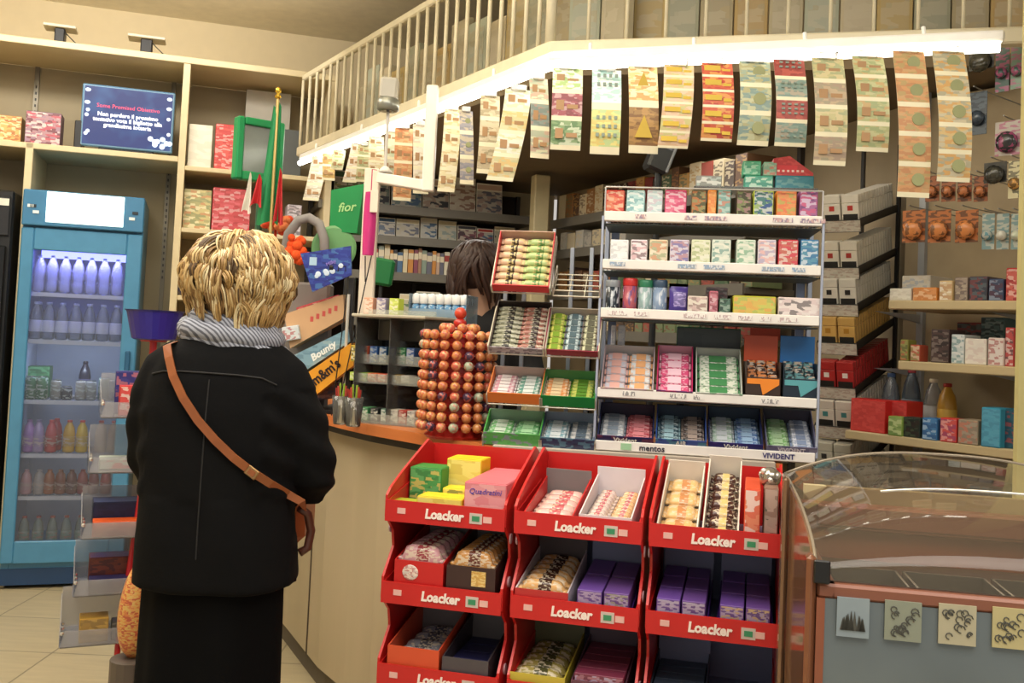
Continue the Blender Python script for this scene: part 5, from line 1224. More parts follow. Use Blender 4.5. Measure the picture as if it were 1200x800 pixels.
cbox(S0, 452, 514, z2, .008, .24, .085, mat('C84A2A', .4), mat('D0502C', .4), cardg, 'bar', [('8A8A98', '5A5A68', 'grey wrapped wafer')], 4, 'orange box on the lowest visible tray of the left stand', 'the orange box of the left stand', flap=.04, lift=.01)
cbox(S0, 516, 572, z2, .008, .24, .075, mat('3A3438', .4), mat('4A4448', .4), cardg, 'pack', [('2A2A58', '3A3A70', 'dark blue wafer pack')], 4, 'grey box with dark blue packs on the lowest visible tray of the left stand', 'the grey box of the left stand', flap=.04, ph=.05)
# stand 2
cbox(S1, 612, 672, z0s, .008, .25, .042, red, red, cardg, 'bar', [('D8A8A0', 'C04850', 'pink wrapped wafer')], 6, 'red wafer box at the left of the top tray, middle stand', 'the red box of the middle stand', flap=.02, th=.12)
cbox(S1, 677, 741, z0s, .008, .26, .05, cardw, cardw, cardw, 'bar', [('C8B0A8', 'B84858', 'red and silver wrapped wafer'), ('D8A060', 'C05860', 'orange and pink wrapped wafer')], 9, 'white wafer box at the right of the top tray, middle stand', 'the white box of the middle stand', flap=.02, th=.12, brand=('Loacker', .015, mat('B83048', .4)))
cbox(S1, 602, 666, z1, .008, .25, .06, cardw, mat('B83030', .4), mat('5A5050', .5), 'bar', [('D8A050', '4A2A18', 'gold and brown wrapped wafer')], 6, 'open box of gold wrapped wafers, second tray of the middle stand', 'the gold wafer box, middle stand', flap=.05, lift=.03, th=.06)
cbox(S1, 671, 740, z1, .008, .25, .03, cardp, cardp, mat('3A2A6A', .5), 'pack', [('6A489A', 'B8A0C8', 'left purple wafer pack'), ('6A488F', 'A8A880', 'right purple wafer pack')], 2, 'purple wafer box on the second tray of the middle stand', 'the purple box of the middle stand', flap=.10, fl=grey, ph=.066, th=.08)
cbox(S1, 594, 662, z2, .008, .25, .06, mat('B8A838', .4), mat('C0B040', .4), mat('6A6A48', .5), 'bar', [('9A8A30', '4A4820', 'olive wrapped wafer')], 5, 'yellow box on the third tray of the middle stand', 'the yellow box of the middle stand', flap=.04, lift=.02)
cbox(S1, 667, 733, z2, .008, .25, .06, mat('5A3A48', .4), mat('6A4250', .4), mat('5A4A58', .5), 'pack', [('7A3048', 'B87888', 'maroon wafer pack')], 5, 'maroon box on the third tray of the middle stand', 'the maroon box of the middle stand', flap=.04, ph=.07)
# stand 3
wc = mat('DCD4C8', .45)
cbox(S2, 768, 818, z0s, .018, .29, .04, wc, wc, wc, 'bar', [('E0B060', 'C88038', 'yellow wrapped wafer')], 4, 'white box of yellow wafers at the left of the right stand', 'the yellow wafer box of the right stand', flap=.01, th=.30)
cbox(S2, 821, 866, z0s, .020, .31, .04, wc, wc, wc, 'bar', [('4A2218', 'D8B860', 'dark brown and cream wafer')], 7, 'white box of dark brown wafers in the middle of the right stand', 'the brown wafer box, right stand', flap=.01, th=.34)
o = sbox(2, 870, 890, 0, .02, .2, 573, 'D8502C', ('E06038', 'F0E0D8', 'D84830', 'E88858'), 'narrow orange and white upright carton on the right stand', s=22)
o = sbox(2, 893, 911, 0, .03, .18, 572, '8A6858', ('9A7868', 'C8A898', '4A5A48', 'B8A090'), 'narrow brown upright carton at the right end of the right stand', s=22)
hh = S2.hit(902, 572, .1)[1]
c = S2.w(S2.x_at(902, hh, .1), .1, hh)
bb = MB().ball((0, 0, .024), .024, n=14)
for k in range(7): bb.ball((.018 * math.cos(k * .9), .018 * math.sin(k * .9), .03 + .01 * math.sin(k * 2.1)), .008, n=8, m=1)
bb = bb.build('silver_bow_ball', [mat('A8A49A', .15, .8), mat('E0DCD0', .2, .6)], loc=c, smooth=True); tag(bb, 'crinkled silver foil ball on the brown upright carton', 'foil ball')
for cx0, cx1, nm, c2 in ((764, 830, 'left', 'C8C0D8'), (838, 906, 'right', 'E0C070')):
    cbox(S2, cx0, cx1, z1, .008, .26, .028, cardp, cardp, mat('3A2A6A', .5), 'pack', [('6A489A', c2, 'left purple wafer pack'), ('6A4890', c2, 'right purple wafer pack')], 3, f'purple wafer box, {nm} of two on the second tray of the right stand', f'the {nm} purple box of the right stand', flap=.10, fl=grey, ph=.066, th=.08)
cbox(S2, 757, 826, z2, .008, .25, .05, mat('3A4858', .4), mat('4A5868', .4), grey, 'pack', [('4A5A70', '8A98B0', 'slate wafer pack')], 5, 'slate box on the third tray of the right stand', 'the slate box of the right stand', flap=.06, ph=.05)

# ------------------------------------------------------------------ curved glass display cabinet
g0, g1 = P(958, 676, 1.50), P(1201, 692, 1.44)
FG_ = Frame(g0.x, g0.y, 0, -11)
GZ = FG_.hit(1080, 684)[1] + .0; GL = .62; GD = .62
GC = thing('glass_cabinet', 'curved glass topped display cabinet with brown frame at the right', 'display cabinet', FG_.w(0, 0, 0), FG_.a)
brn = woodmat('7A4A38', '8A5844', (4, 12, 12), .3); gz = GZ - .012
MB().box(0, GL, 0, .03, gz - .022, gz, bev=.004).box(0, GL, GD - .03, GD, gz - .022, gz + .02, bev=.004).box(0, .03, 0, GD, gz - .022, gz, bev=.004).box(GL - .03, GL, 0, GD, gz - .022, gz, bev=.004).build('rim_bar', brn, GC)
MB().box(.03, GL - .03, .29, .33, gz + .035, gz + .075, bev=.004).box(.004, .03, .29, .33, gz, gz + .075).box(GL - .03, GL - .004, .29, .33, gz, gz + .075).build('upper_bar', brn, GC)
# glass canopy: bends up from the front rim, over the top and back
def dome(u, v):
    x = u * (GL + .0); a = v * PI * .5
    y = .015 + (GD - .03) * (1 - math.cos(a)) ** 1.15; h = .145 * math.sin(a) ** .9 * (1 - abs(2 * u - 1) ** 2.6 * .42)
    return (x, y, gz + h + .001)
MB().grid(dome, 24, 16).build('curved_glass', clear('D8C8B0', .07, .03), GC, smooth=True)
b = MB()
b.tube([dome(k / 24, .62) for k in range(5, 17)], .0022, 6).build('modelled_highlight', mat('F0ECE0', .1, .5), GC, smooth=True)  # pale tube modelled in place of the highlight across the glass
MB().tube([dome(k / 24, 1) for k in range(25)], .003, 6).tube([dome(0, k / 16) for k in range(17)], .003, 6).tube([dome(1, k / 16) for k in range(17)], .003, 6).build('glass_trim', mat('8E8270', .25, .2), GC, smooth=True)
# end cheek of tinted plastic with its post
MB().prism([(0, gz - .5), (GD, gz - .5)] + [(dome(0, 1 - k / 10)[1], dome(0, 1 - k / 10)[2]) for k in range(11)], -.006, 0, 'x').build('end_cheek', clear('9A7050', .55, .1), GC)
MB().box(-.016, -.001, .0, .03, .0, gz + .04, bev=.006).build('end_post', clear('8A5A40', .75, .08), GC)
MB().box(-.018, -.007, .42, .45, 0, gz + .10, bev=.006).build('end_post', clear('8A6A50', .6, .08), GC)
MB().box(-.006, .018, -.006, -.0, gz - .0, gz + .035, bev=.002).build('black_catch', mat('151515', .3), GC)
MB().box(0, .012, 0, GD, 0, gz - .022).box(GL - .012, GL, 0, GD, 0, gz - .022).box(0, GL, GD - .012, GD, 0, gz - .022).box(0, GL, 0, GD, 0, .1).build('cabinet_body', mat('8A5038', .4), GC)
MB().box(.012, GL - .012, .002, .012, .1, gz - .022).build('front_glass', mat('6A7478', .12, .1, ns=4, noise=.35), GC)
# scoop pans and rails inside
MB().box(.012, GL - .012, .03, GD - .02, gz - .09, gz - .082).build('inner_floor', mat('4A443A', .3, .3), GC)
for k in range(4):
    x0_ = .03 + k * .145
    b = MB().box(x0_, x0_ + .135, .05, .28, gz - .08, gz - .075).box(x0_, x0_ + .135, .05, .054, gz - .08, gz - .03).box(x0_, x0_ + .135, .276, .28, gz - .08, gz - .03).box(x0_, x0_ + .004, .05, .28, gz - .08, gz - .03).box(x0_ + .131, x0_ + .135, .05, .28, gz - .08, gz - .03)
    b = b.build('steel_pan', mat('8A8A80', .25, .8)); b.location = FG_.w(0, 0, 0); b.rotation_euler = (0, 0, FG_.a)
    tag(b, f'steel pan inside the glass cabinet, {rank(k, 4)}', 'pan', 'steel pans in the cabinet')
MB().box(.012, GL - .012, .34, .36, gz + .04, gz + .10).build('back_rail', mat('B8A880', .4), GC)
# cards taped on the cabinet front
for k, (p0, p1, c, c2) in enumerate([(981, 1019, '8A98A0', '9AA8B0'), (1037, 1080, '8A9080', 'A8A898'), (1100, 1144, 'B0AA90', '9A9880'), (1163, 1205, 'B8AE80', 'A8A078')]):
    z1_ = FG_.hit((p0 + p1) / 2, 700 + k * 4, 0)[1]; z0_ = z1_ - .058; xa, xb = FG_.x_at(p0, z1_), FG_.x_at(p1, z1_); w = xb - xa
    e = thing('picture_card', ['pale blue card with tower drawing on the cabinet front', 'grey card with a leafy drawing on the cabinet front', 'cream card with swirling drawing on the cabinet front', 'yellowish card at the right end of the cabinet front'][k], 'card', FG_.w((xa + xb) / 2, 0, z0_), FG_.a)
    MB().box(-w / 2, w / 2, -.003, 0, 0, .058).build('card', mat(c, .4), e)
    b = MB(); random.seed(20 + k)
    for q in range(16):
        x = random.uniform(-w * .34, w * .34); z = random.uniform(.01, .048)
        if k == 0: b.prism([(x - .004, .01), (x + .004, .01), (x, .014 + abs(.03 - abs(x)) * .9)], -.0042, -.003, 'y')
        else:
            rr = random.uniform(.003, .006); b.tube([(x + rr * math.cos(t), -.0035, z + rr * math.sin(t)) for t in [j * PI / 4 for j in range(7)]], .0009, 5)
    b.build('line_drawing', mat('4A4A44', .5), e)
cl = area('cabinet_glow', (.3, .35, gz + .03), .4, .03, .25, (1, .9, .75)); cl.parent = GC

# ------------------------------------------------------------------ counter end: rack of chocolate bars behind the customer
FK = Frame(*P(380, 440, 3.62).xy, 0, 0)
CK = thing('candy_rack', 'black wire sweet rack with steeply tilted trays beside the blonde woman', 'rack', FK.w(0, 0, 0), 0)
def kz(px, py, y=0): x, z = FK.hit(px, py, y); return Vector((x, y, z))
blk = mat('1C1A1C', .4, .3)
b = MB()
for (a, c) in (((436, 297), (398, 470)), ((407, 340), (388, 490)), ((428, 300), (428, 330))):
    b.cyl(kz(*a, -.02), kz(*c, -.02), .0022, n=6)
b.build('black_wire', blk, CK)
MB().tube([kz(396, 318, -.01), kz(397, 312, -.01), kz(405, 312, -.01), kz(405, 318, -.01)], .002, 6).build('wire_hook', blk, CK)
xr = kz(411, 400, .06).x
b = MB().box(xr - .02, xr + .006, .045, .075, CZ, kz(411, 325, .06).z, bev=.004)
b.build('post', mat('2A2A2C', .4), CK)
MB().cyl((xr - .012, .03, CZ + .02), (xr - .012, .03, kz(408, 345, .06).z), .006).build('steel_rod', mat('D8D8D4', .3, .5), CK)
MB().box(xr - .20, xr + .02, .03, .25, CZ, CZ + .015, bev=.003).build('rack_foot', blk, CK)
def board(name, q, y, th, mats, label, cat, textargs=None, parent=None):
    """q = four photo corners (bottom-left, bottom-right, top-right, top-left) of a board standing in the plane y"""
    v = [kz(*p, y) for p in q]; ctr = sum(v, Vector()) / 4
    e = thing(name, label, cat, FK.w(ctr.x, ctr.y, ctr.z))
    pl = [(p.x - ctr.x, p.z - ctr.z) for p in v]
    MB().prism(pl, 0, th, 'y', 0).build('board', mats[0], e)
    an = math.atan2(pl[1][1] - pl[0][1], pl[1][0] - pl[0][0])
    return e, an, pl
e, an, pl = board('sign_tray', [(366, 466), (414, 428), (411, 402), (352, 442)], 0, .10, [mat('E09A28', .4)], 'orange yellow chocolate tray with m&m lettering, lowest in the tilted rack', 'display tray')
text("m&m's", .052, mat('2A1A18', .4), e, (-.012, -.002, -.005), rot=(PI / 2, -an, 0), off=.0015, sx=.85)
e, an, pl = board('sign_tray', [(352, 438), (410, 400), (408, 385), (332, 422)], .03, .12, [pm('6A98B0', '78A8C0', '5A88A0', '98B8C0', s=18, jit=False)], 'pale blue chocolate tray with Bounty lettering, above the orange tray', 'display tray')
text('Bounty', .036, mat('EAF2F4', .4), e, (.01, -.002, .0), rot=(PI / 2, -an, 0), off=.0012, shear=.2)
e, an, pl = board('cardboard_tray', [(340, 408), (404, 372), (402, 345), (333, 368)], .06, .14, [mat('C8A078', .6)], 'light brown cardboard tray with red print in the tilted rack', 'display tray')
b = MB()
for k in range(5): b.box(-.02 + k * .022, -.008 + k * .022, -.001, .001, -.012 + k * .011, .008 + k * .011, bev=.002)
b.build('red_print', mat('C05048', .5), e)
e, an, pl = board('blue_sign', [(366, 342), (412, 322), (411, 288), (352, 297)], -.01, .012, [pm('22349A', '2A48A8', '1E2A80', '3A78B8', s=22, jit=False)], 'blue advertising sign with a cow picture clipped on the tilted rack', 'sign')
text('Milky', .018, mat('8A7AD0', .4), e, (.008, -.002, .014), rot=(PI / 2, -an, 0), off=.0004)
b = MB()
random.seed(2)
for k in range(9): x = random.uniform(-.045, .045); b.ball((x, -.001, -.02 + x * .4 + random.uniform(-.008, .008)), random.uniform(.006, .012), sy=.15, n=8)
b.build('clouds', mat('C8D8EC', .4), e)
MB().ball((.01, -.002, -.002), .008, sy=.3, n=8).box(.002, .018, -.003, .0, -.012, -.004).build('cow', mat('1A1A20', .4), e)
MB().box(-.072, -.045, -.001, .001, .002, .032).build('pale_panel', mat('A8C8E0', .4), e)
# things on the rack trays
def kbox(px0, px1, pb, pt, y, d, c, cols, label, name='carton'):
    v0, v1, t = kz(px0, pb, y), kz(px1, pb, y), kz((px0 + px1) / 2, pt, y)
    o = carton(v1.x - v0.x, d, t.z - v0.z, c, pm(*cols, s=34)); o.name = name; o.location = FK.w((v0.x + v1.x) / 2, y, v0.z); tag(o, label, 'box'); return o
o = kbox(352, 404, 372, 352, .10, .08, 'B03038', ('A83038', 'C86060', '5A3038', 'D8A898'), 'dark red chocolate carton behind the brown cardboard tray'); o.rotation_euler.y = -.35
o = kbox(332, 352, 398, 382, .04, .06, 'C8D0D4', ('C8D4D8', 'B83038', 'D8DCE0'), 'white tub with red rim beside the striped scarf'); o.rotation_euler.y = -.2
o = kbox(347, 400, 468, 452, .12, .06, '5A3038', ('6A3038', '8A4A48', '3A3A5A', 'A86858'), 'dark chocolate bars under the orange tray'); o.rotation_euler.y = -.2
# arch, fluffy toy and round tray top behind the sign
ar = thing('grey_arch', 'grey padded arch tube standing behind the blue sign', 'arch', FK.w(0, 0, 0))
apts = [kz(p, q, .22) for p, q in [(332, 330), (333, 300), (338, 274), (350, 258), (362, 255), (374, 262), (380, 280), (381, 320)]]
MB().tube(apts, .019, 14).build('arch_tube', mat('8E8A88', .6), ar, smooth=True)
MB().box(apts[0].x - .03, apts[-1].x + .03, .17, .27, CZ, apts[0].z + .0, bev=.01).build('arch_base', mat('7A7470', .6), ar)
oc = kz(355, 292, .17)
b = MB(); random.seed(8)
for k in range(26): b.ball((random.uniform(-.045, .035), random.uniform(-.015, .015), random.uniform(-.05, .04) + 0), random.uniform(.013, .022), n=8)
o = b.build('orange_plush', mat('E0521C', .9, bump=.5), loc=FK.w(oc.x, oc.y - .03, oc.z), smooth=True); tag(o, 'fluffy bright orange decoration inside the grey arch', 'decoration')
oc = kz(322, 262, .30)
b = MB()
for k in range(22): b.ball((random.uniform(-.06, .06), random.uniform(-.015, .015), random.uniform(-.03, .02)), random.uniform(.012, .02), n=8, m=k % 2)
b.cyl((0, .02, CZ - oc.z), (0, .02, 0), .006, n=8)
o = b.build('red_plush', [mat('D84828', .9), mat('D87848', .9)], loc=FK.w(oc.x, oc.y, oc.z), smooth=True); tag(o, 'red and orange fluffy bunch behind the blonde hair', 'decoration')
oc = kz(392, 288, .3)
o = MB().lathe([(.085, 0), (.09, .004), (.09, .014), (.08, .018)], 28).build('round_plaque', mat('6AA068', .5), loc=FK.w(oc.x, oc.y, oc.z - .01), rot=(PI / 2, 0, 0), smooth=False); tag(o, 'pale green round disc behind the blue sign', 'disc')

# ------------------------------------------------------------------ green screen, flag, green box, pink bag, bins
FM = Frame(*P(300, 180, 3.9).xy, 0, -48)
gs = P(306, 176, 3.9); GS = thing('green_screen', 'green framed screen turned to the left, beside the flag', 'screen', (gs.x, gs.y, gs.z), math.radians(38))
grn = mat('128A50', .35); b = MB()
w_, h_ = .20, .25
b.box(-w_ / 2, -w_ / 2 + .03, 0, .05, -h_ / 2, h_ / 2, bev=.006).box(w_ / 2 - .03, w_ / 2, 0, .05, -h_ / 2, h_ / 2, bev=.006).box(-w_ / 2 + .03, w_ / 2 - .03, 0, .05, h_ / 2 - .03, h_ / 2, bev=.004).box(-w_ / 2 + .03, w_ / 2 - .03, 0, .05, -h_ / 2, -h_ / 2 + .035, bev=.004)
b.build('frame', grn, GS)
MB().box(-w_ / 2 + .03, w_ / 2 - .03, .012, .04, -h_ / 2 + .035, h_ / 2 - .03).build('grey_pane', mat('7E8684', .15, .2), GS)
MB().cyl((.02, .03, -gs.z), (.02, .03, -h_ / 2), .014).box(-.12, .16, -.09, .15, -gs.z, -gs.z + .02, bev=.004).build('screen_pole', mat('2A5A40', .4), GS)
fp = P(326, 110, 3.72); FT = thing('italian_flag', 'furled green white and red flag on a pole with a gold finial', 'flag', (fp.x, fp.y, CZ))
zf = fp.z - CZ
MB().cyl((0, 0, -CZ), (0, 0, zf - .02), .006).box(-.09, .09, -.09, .09, -CZ, -CZ + .03, bev=.006).build('flag_pole', mat('C8B070', .35, .4), FT)
MB().lathe([(.006, zf - .02), (.014, zf - .012), (.006, zf), (.012, zf + .008), (.01, zf + .02), (.002, zf + .028)], 14).build('finial', mat('D8B040', .25, .9), FT, smooth=True)
def cloth(x0, x1, w0, w1, z0, z1, ph, yo=0):
    def f(u, v):
        w = w0 + (w1 - w0) * v; xc = x0 + (x1 - x0) * v
        return (xc + (u - .5) * w, yo + math.sin(u * 9 + ph + v * 1.5) * .012 * (.4 + v), z1 + (z0 - z1) * v - .01 * math.sin(u * 7 + ph))
    return f
zz = lambda py: P(320, py, 3.72).z - CZ; k_ = 3.72 / F_PX
b = MB(); g1_ = cloth(.0, -.015, .03, 28 * k_, zz(262), zf - .04, .3); b.grid(g1_, 10, 20); o = b.build('green_cloth', mat('0F7A46', .7), FT, smooth=True)
MB().grid(cloth(-.05, -.06, .02, 16 * k_, zz(242), zz(208), 1.2, -.012), 8, 10).build('red_cloth', mat('B82428', .7), FT, smooth=True)
MB().grid(cloth(.03, .03, .012, 12 * k_, zz(262), zz(200), 2.2, -.015), 8, 10).build('red_cloth', mat('B82428', .7), FT, smooth=True)
MB().grid(cloth(-.085, -.095, .01, 12 * k_, zz(250), zz(206), 2.0, -.008), 8, 10).build('white_cloth', mat('DCD8CC', .7), FT, smooth=True)
gb = P(406, 243, 3.9); GB = thing('green_box', 'green cardboard box with white script standing at the post', 'box', (gb.x, gb.y, gb.z), math.radians(-8)); hw_ = 21 * k_; hz = 30 * k_
MB().prism([(-hw_ * .95, -hz), (hw_ * .7, -hz * 1.05), (hw_ * 1.0, hz), (-hw_, hz * .7)], 0, .08, 'y').build('box_body', mat('148A48', .4), GB)
text('fior', .05, mat('A8D890', .4), GB, (.0, -.002, -.0), rot=(PI / 2, -.1, 0), off=.0008, shear=.3)
MB().cyl((0, .05, CZ - gb.z), (0, .05, -hz), .01).box(-.05, .05, 0, .1, CZ - gb.z, CZ - gb.z + .01).build('box_stand', mat('3A3A38', .4), GB)
pb = P(433, 262, 3.58); PB = thing('pink_bag', 'pink hanging pack with a white tag on the white post', 'bag', (pb.x, pb.y, pb.z))
MB().grid(lambda u, v: ((u - .5) * 15 * 3.6 / F_PX * (1 - .15 * (2 * v - 1) ** 2), -.018 * math.sin(PI * u), (.5 - v) * 74 * 3.6 / F_PX), 8, 12).grid(lambda u, v: ((.5 - u) * 15 * 3.6 / F_PX * (1 - .15 * (2 * v - 1) ** 2), .012 * math.sin(PI * u), (.5 - v) * 74 * 3.6 / F_PX), 8, 12).build('pack_body', mat('C0307A', .35), PB, smooth=True)
MB().box(.002, .03, -.024, -.02, .04, .12, bev=.001).build('white_tag', mat('E0D8C8', .5), PB)
MB().tube([(0, 0, .11), (0, .0, .2), (.01, .04, .205)], .002, 6).build('hanging_cord', mat('C03060', .5), PB)
gz2 = P(446, 318, 3.95); o = MB().box(-.05, .05, 0, .05, -.055, .055, bev=.01).build('green_pouch', mat('1A7A40', .45), loc=gz2 + Vector((0, 0, 0)), rot=(0, .12, 0))
o2 = thing('green_holder', 'dark green box on a stem right of the white post', 'box', (gz2.x, gz2.y, gz2.z), 0); o.parent = o2; o.location = (0, 0, 0)
MB().cyl((0, .03, CZ - gz2.z - .0), (0, .03, -.05), .008).build('stem', mat('2A2A2A'), o2)
MB().box(-.08, .08, -.04, .1, CZ - gz2.z, CZ - gz2.z + .01).build('foot', mat('2A2A2A'), o2)

# ------------------------------------------------------------------ customer rack at the left (clear trays, red frame)
FX = Frame(*P(150, 600, 3.0).xy, 0, 24)
LR = thing('tray_stand', 'red framed stand with clear plastic trays behind the woman at the left', 'stand', FX.w(0, 0, 0), FX.a)
rdf = mat('B01822', .35)
trs = [(118, 170, 488, 'a'), (104, 166, 552, 'b'), (95, 168, 628, 'c'), (86, 166, 694, 'd'), (70, 166, 752, 'e')]
prev = None; TZ = []
b = MB()
pts = [Vector((FX.hit(158, 540)[0], .02, FX.hit(158, 540)[1])), Vector((FX.hit(165, 560)[0], .02, FX.hit(165, 560)[1]))]
zt5 = FX.hit(166, 545)[1]
for xx in (FX.x_at(163, .9), FX.x_at(163, .9) + .28):
    b.tube([(xx + .02, .06, zt5), (xx, .04, .7), (xx - .03, .0, .4), (xx - .04, -.02, .02)], .009, 8)
    b.cyl((xx - .04, -.12, .012), (xx - .04, .22, .012), .01)
b.build('red_frame', rdf, LR, smooth=True)
b = MB()
txx, tzz = FX.hit(180, 398, .26)
b.cyl((txx, .26, .0), (txx, .26, tzz), .012).lathe([(.04, tzz - .006), (.045, tzz - .001)], 16, c=(txx, .26, 0)).cyl((txx, .26, .3), (FX.x_at(163, .9) + .2, .04, .3), .007); b.build('back_pole', rdf, LR)
ctm = clear('D8D8DC', .28, .08)
for i, (p0, p1, py, _) in enumerate(trs):
    z = FX.hit((p0 + p1) / 2, py)[1]; x0_, x1_ = FX.x_at(p0, z), FX.x_at(p0, z) + .34; TZ.append((z, x0_, x1_))
    b = MB().box(x0_, x1_, -.02, .2, z - .004, z)
    b.prism([(x0_, z), (x1_, z), (x1_, z + .045), (x0_ + .01, z + .045)], -.023, -.020, 'y')
    b.prism([(-.02, z), (.2, z), (.2, z + .10), (-.02, z + .045)], x0_ - .003, x0_, 'x').prism([(-.02, z), (.2, z), (.2, z + .10), (-.02, z + .045)], x1_, x1_ + .003, 'x').box(x0_, x1_, .2, .203, z, z + .12)
    b.build('clear_tray', ctm, LR)
    for k in range(3): MB().ball((x0_ + .004, -.024 + k * .05, z + .04), .006, n=8).build('tray_stud', mat('D8D8D8', .1, .8), LR)
def lrbox(i, dx, w, d, h, y, c, cols, label, tilt=0):
    z, x0_, x1_ = TZ[i]; o = carton(w, d, h, c, pm(*cols, s=26)); o.name = 'snack_box'; o.location = FX.w(x0_ + dx + w / 2, y, z + .001); o.rotation_euler = (tilt, 0, FX.a); tag(o, label, 'box'); return o
lrbox(1, .03, .14, .1, .03, .03, 'B8C0B0', ('C8C8B8', 'D84030', 'B8C8B0'), 'pale flat box on the second tray of the red framed stand')
lrbox(0, .05, .07, .06, .09, .02, 'C03030', ('D83028', 'D84038', 'E0D0C0'), 'red heart coloured box on the top tray of the red framed stand')
lrbox(0, .04, .08, .05, .13, .1, '2A2E70', ('2A2E78', '3A3A88', 'B86870'), 'dark blue upright pack behind the red box on the top tray')
lrbox(2, .03, .15, .06, .045, -.01, 'D8581C', ('E86820', 'E05818', 'F08040'), 'orange box at the front of the third tray of the red framed stand')
lrbox(2, .03, .15, .1, .09, .06, '1C2444', ('1C2448', '202850', '182040'), 'navy box standing behind the orange one on the third tray')
lrbox(3, .04, .14, .06, .04, -.01, '2A2A58', ('2A2A60', '3A3A58', '302850'), 'navy low box on the fourth tray of the red framed stand')
lrbox(3, .04, .14, .08, .09, .06, '6A3028', ('7A3828', '4A2A38', '8A4030'), 'maroon box behind the navy low one on the fourth tray')
lrbox(4, .05, .08, .07, .07, .0, 'B89030', ('C8A038', 'A88028', '8A6A30'), 'mustard box on the lowest visible tray of the red framed stand')
lrbox(4, .14, .07, .07, .05, .0, '5A5448', ('6A6458', '4A4440', '8A8070'), 'grey box on the lowest visible tray of the red framed stand')
# floor bag of sweets
sb = P(158, 740, 2.86); o = MB()
o.grid(lambda u, v: (.055 * (math.sin(PI * min(v * 1.02, 1)) ** .4 if 0 < v < 1 else .25) * math.cos(u * 2 * PI) * (1 - .35 * v), .05 * (math.sin(PI * v) ** .4 if 0 < v < 1 else .1) * math.sin(u * 2 * PI), v * .26), 18, 12)
z4_ = TZ[4][0]
o = o.build('sweet_bag', pm('D87820', 'E0A838', 'B83020', 'D8C050', s=60), loc=(sb.x + .02, sb.y - .06, z4_ - .08), smooth=True); tag(o, 'orange and yellow patterned sack of sweets beside the dark skirt', 'bag')
o.location.z = P(158, 770, 2.8).z
MBq = MB().lathe([(.02, 0), (.06, .01), (.06, o.location.z - .002), (.05, o.location.z)], 16).build('sack_pedestal', mat('5A5048', .6), loc=(o.location.x, o.location.y, 0)); tag(MBq, 'low round pedestal under the patterned sweet sack', 'pedestal')
# purple tub on the pole
pt_ = FX.w(txx, .26, tzz)
o = MB().lathe([(.06, 0), (.07, .004), (.09, .092), (.097, .098), (.088, .098), (.065, .008)], 24).build('purple_tub', mat('2A2280', .35), loc=(pt_.x, pt_.y, pt_.z), smooth=False); tag(o, 'dark purple plastic tub behind the left shoulder of the woman', 'tub')

# ------------------------------------------------------------------ people
def skin(nodes, edges, subs=1):
    """one continuous skinned surface; nodes = {name: (x, y, z, rx, ry)}"""
    me = bpy.data.meshes.new('skel'); ks = list(nodes)
    me.from_pydata([nodes[k][:3] for k in ks], [(ks.index(a), ks.index(b)) for a, b in edges], [])
    o = bpy.data.objects.new('skel', me); COL.objects.link(o)
    m = o.modifiers.new('s', 'SKIN'); m.use_smooth_shade = True; m.branch_smoothing = .6
    for i, k in enumerate(ks):
        me.skin_vertices[0].data[i].radius = (nodes[k][3], nodes[k][4] if len(nodes[k]) > 4 else nodes[k][3])
    me.skin_vertices[0].data[0].use_root = True
    if subs: s = o.modifiers.new('d', 'SUBSURF'); s.levels = subs
    out = bpy.data.meshes.new_from_object(o.evaluated_get(bpy.context.evaluated_depsgraph_get()))
    bpy.data.objects.remove(o)
    for p in out.polygons: p.use_smooth = True
    return out
def meshobj(name, me, m, parent):
    me.materials.clear(); me.materials.append(m)
    o = bpy.data.objects.new(name, me); COL.objects.link(o); o.parent = parent; return o
def remesh(o, vox, smooth=4, disp=None):
    m = o.modifiers.new('r', 'REMESH'); m.mode = 'VOXEL'; m.voxel_size = vox; m.use_smooth_shade = True
    s = o.modifiers.new('s', 'SMOOTH'); s.iterations = smooth; s.factor = .6
    me = bpy.data.meshes.new_from_object(o.evaluated_get(bpy.context.evaluated_depsgraph_get()))
    o.modifiers.clear(); mt = o.data.materials[0]; o.data = me; me.materials.clear(); me.materials.append(mt)
    for p in me.polygons: p.use_smooth = True
    return o
def hand(nodes, edges, pre, wrist, side, fwd=Vector((0, 1, 0)), up=Vector((0, 0, 1)), s=1.0):
    """palm and five bent fingers added to a skeleton at the wrist"""
    lat = fwd.cross(up) * side; w = Vector(wrist)
    def add(n, p, r): nodes[pre + n] = (p.x, p.y, p.z, r, r * .85)
    add('palm', w + fwd * .045 * s, .024); edges.append((pre + 'wrist', pre + 'palm'))
    for i, (o_, l) in enumerate(((-.026, .9), (-.009, 1.0), (.009, .95), (.025, .75))):
        a = w + fwd * .085 * s + lat * o_ * s; b = a + (fwd * .03 - up * .012) * l * s; c = b + (fwd * .014 - up * .024) * l * s
        add(f'k{i}', a, .010); add(f'm{i}', b, .008); add(f't{i}', c, .007)
        edges += [(pre + 'palm', pre + f'k{i}'), (pre + f'k{i}', pre + f'm{i}'), (pre + f'm{i}', pre + f't{i}')]
    a = w + fwd * .035 * s - lat * .032 * s; b = a + (fwd * .028 - lat * .014 - up * .01) * s
    add('th0', a, .011); add('th1', b, .009); edges += [(pre + 'palm', pre + 'th0'), (pre + 'th0', pre + 'th1')]
wc_ = P(257, 560, 2.28); WX, WY = wc_.x, wc_.y
WO = thing('person', 'person seen from behind with short blonde hair, black jacket and striped scarf', 'person', (WX, WY, 0))
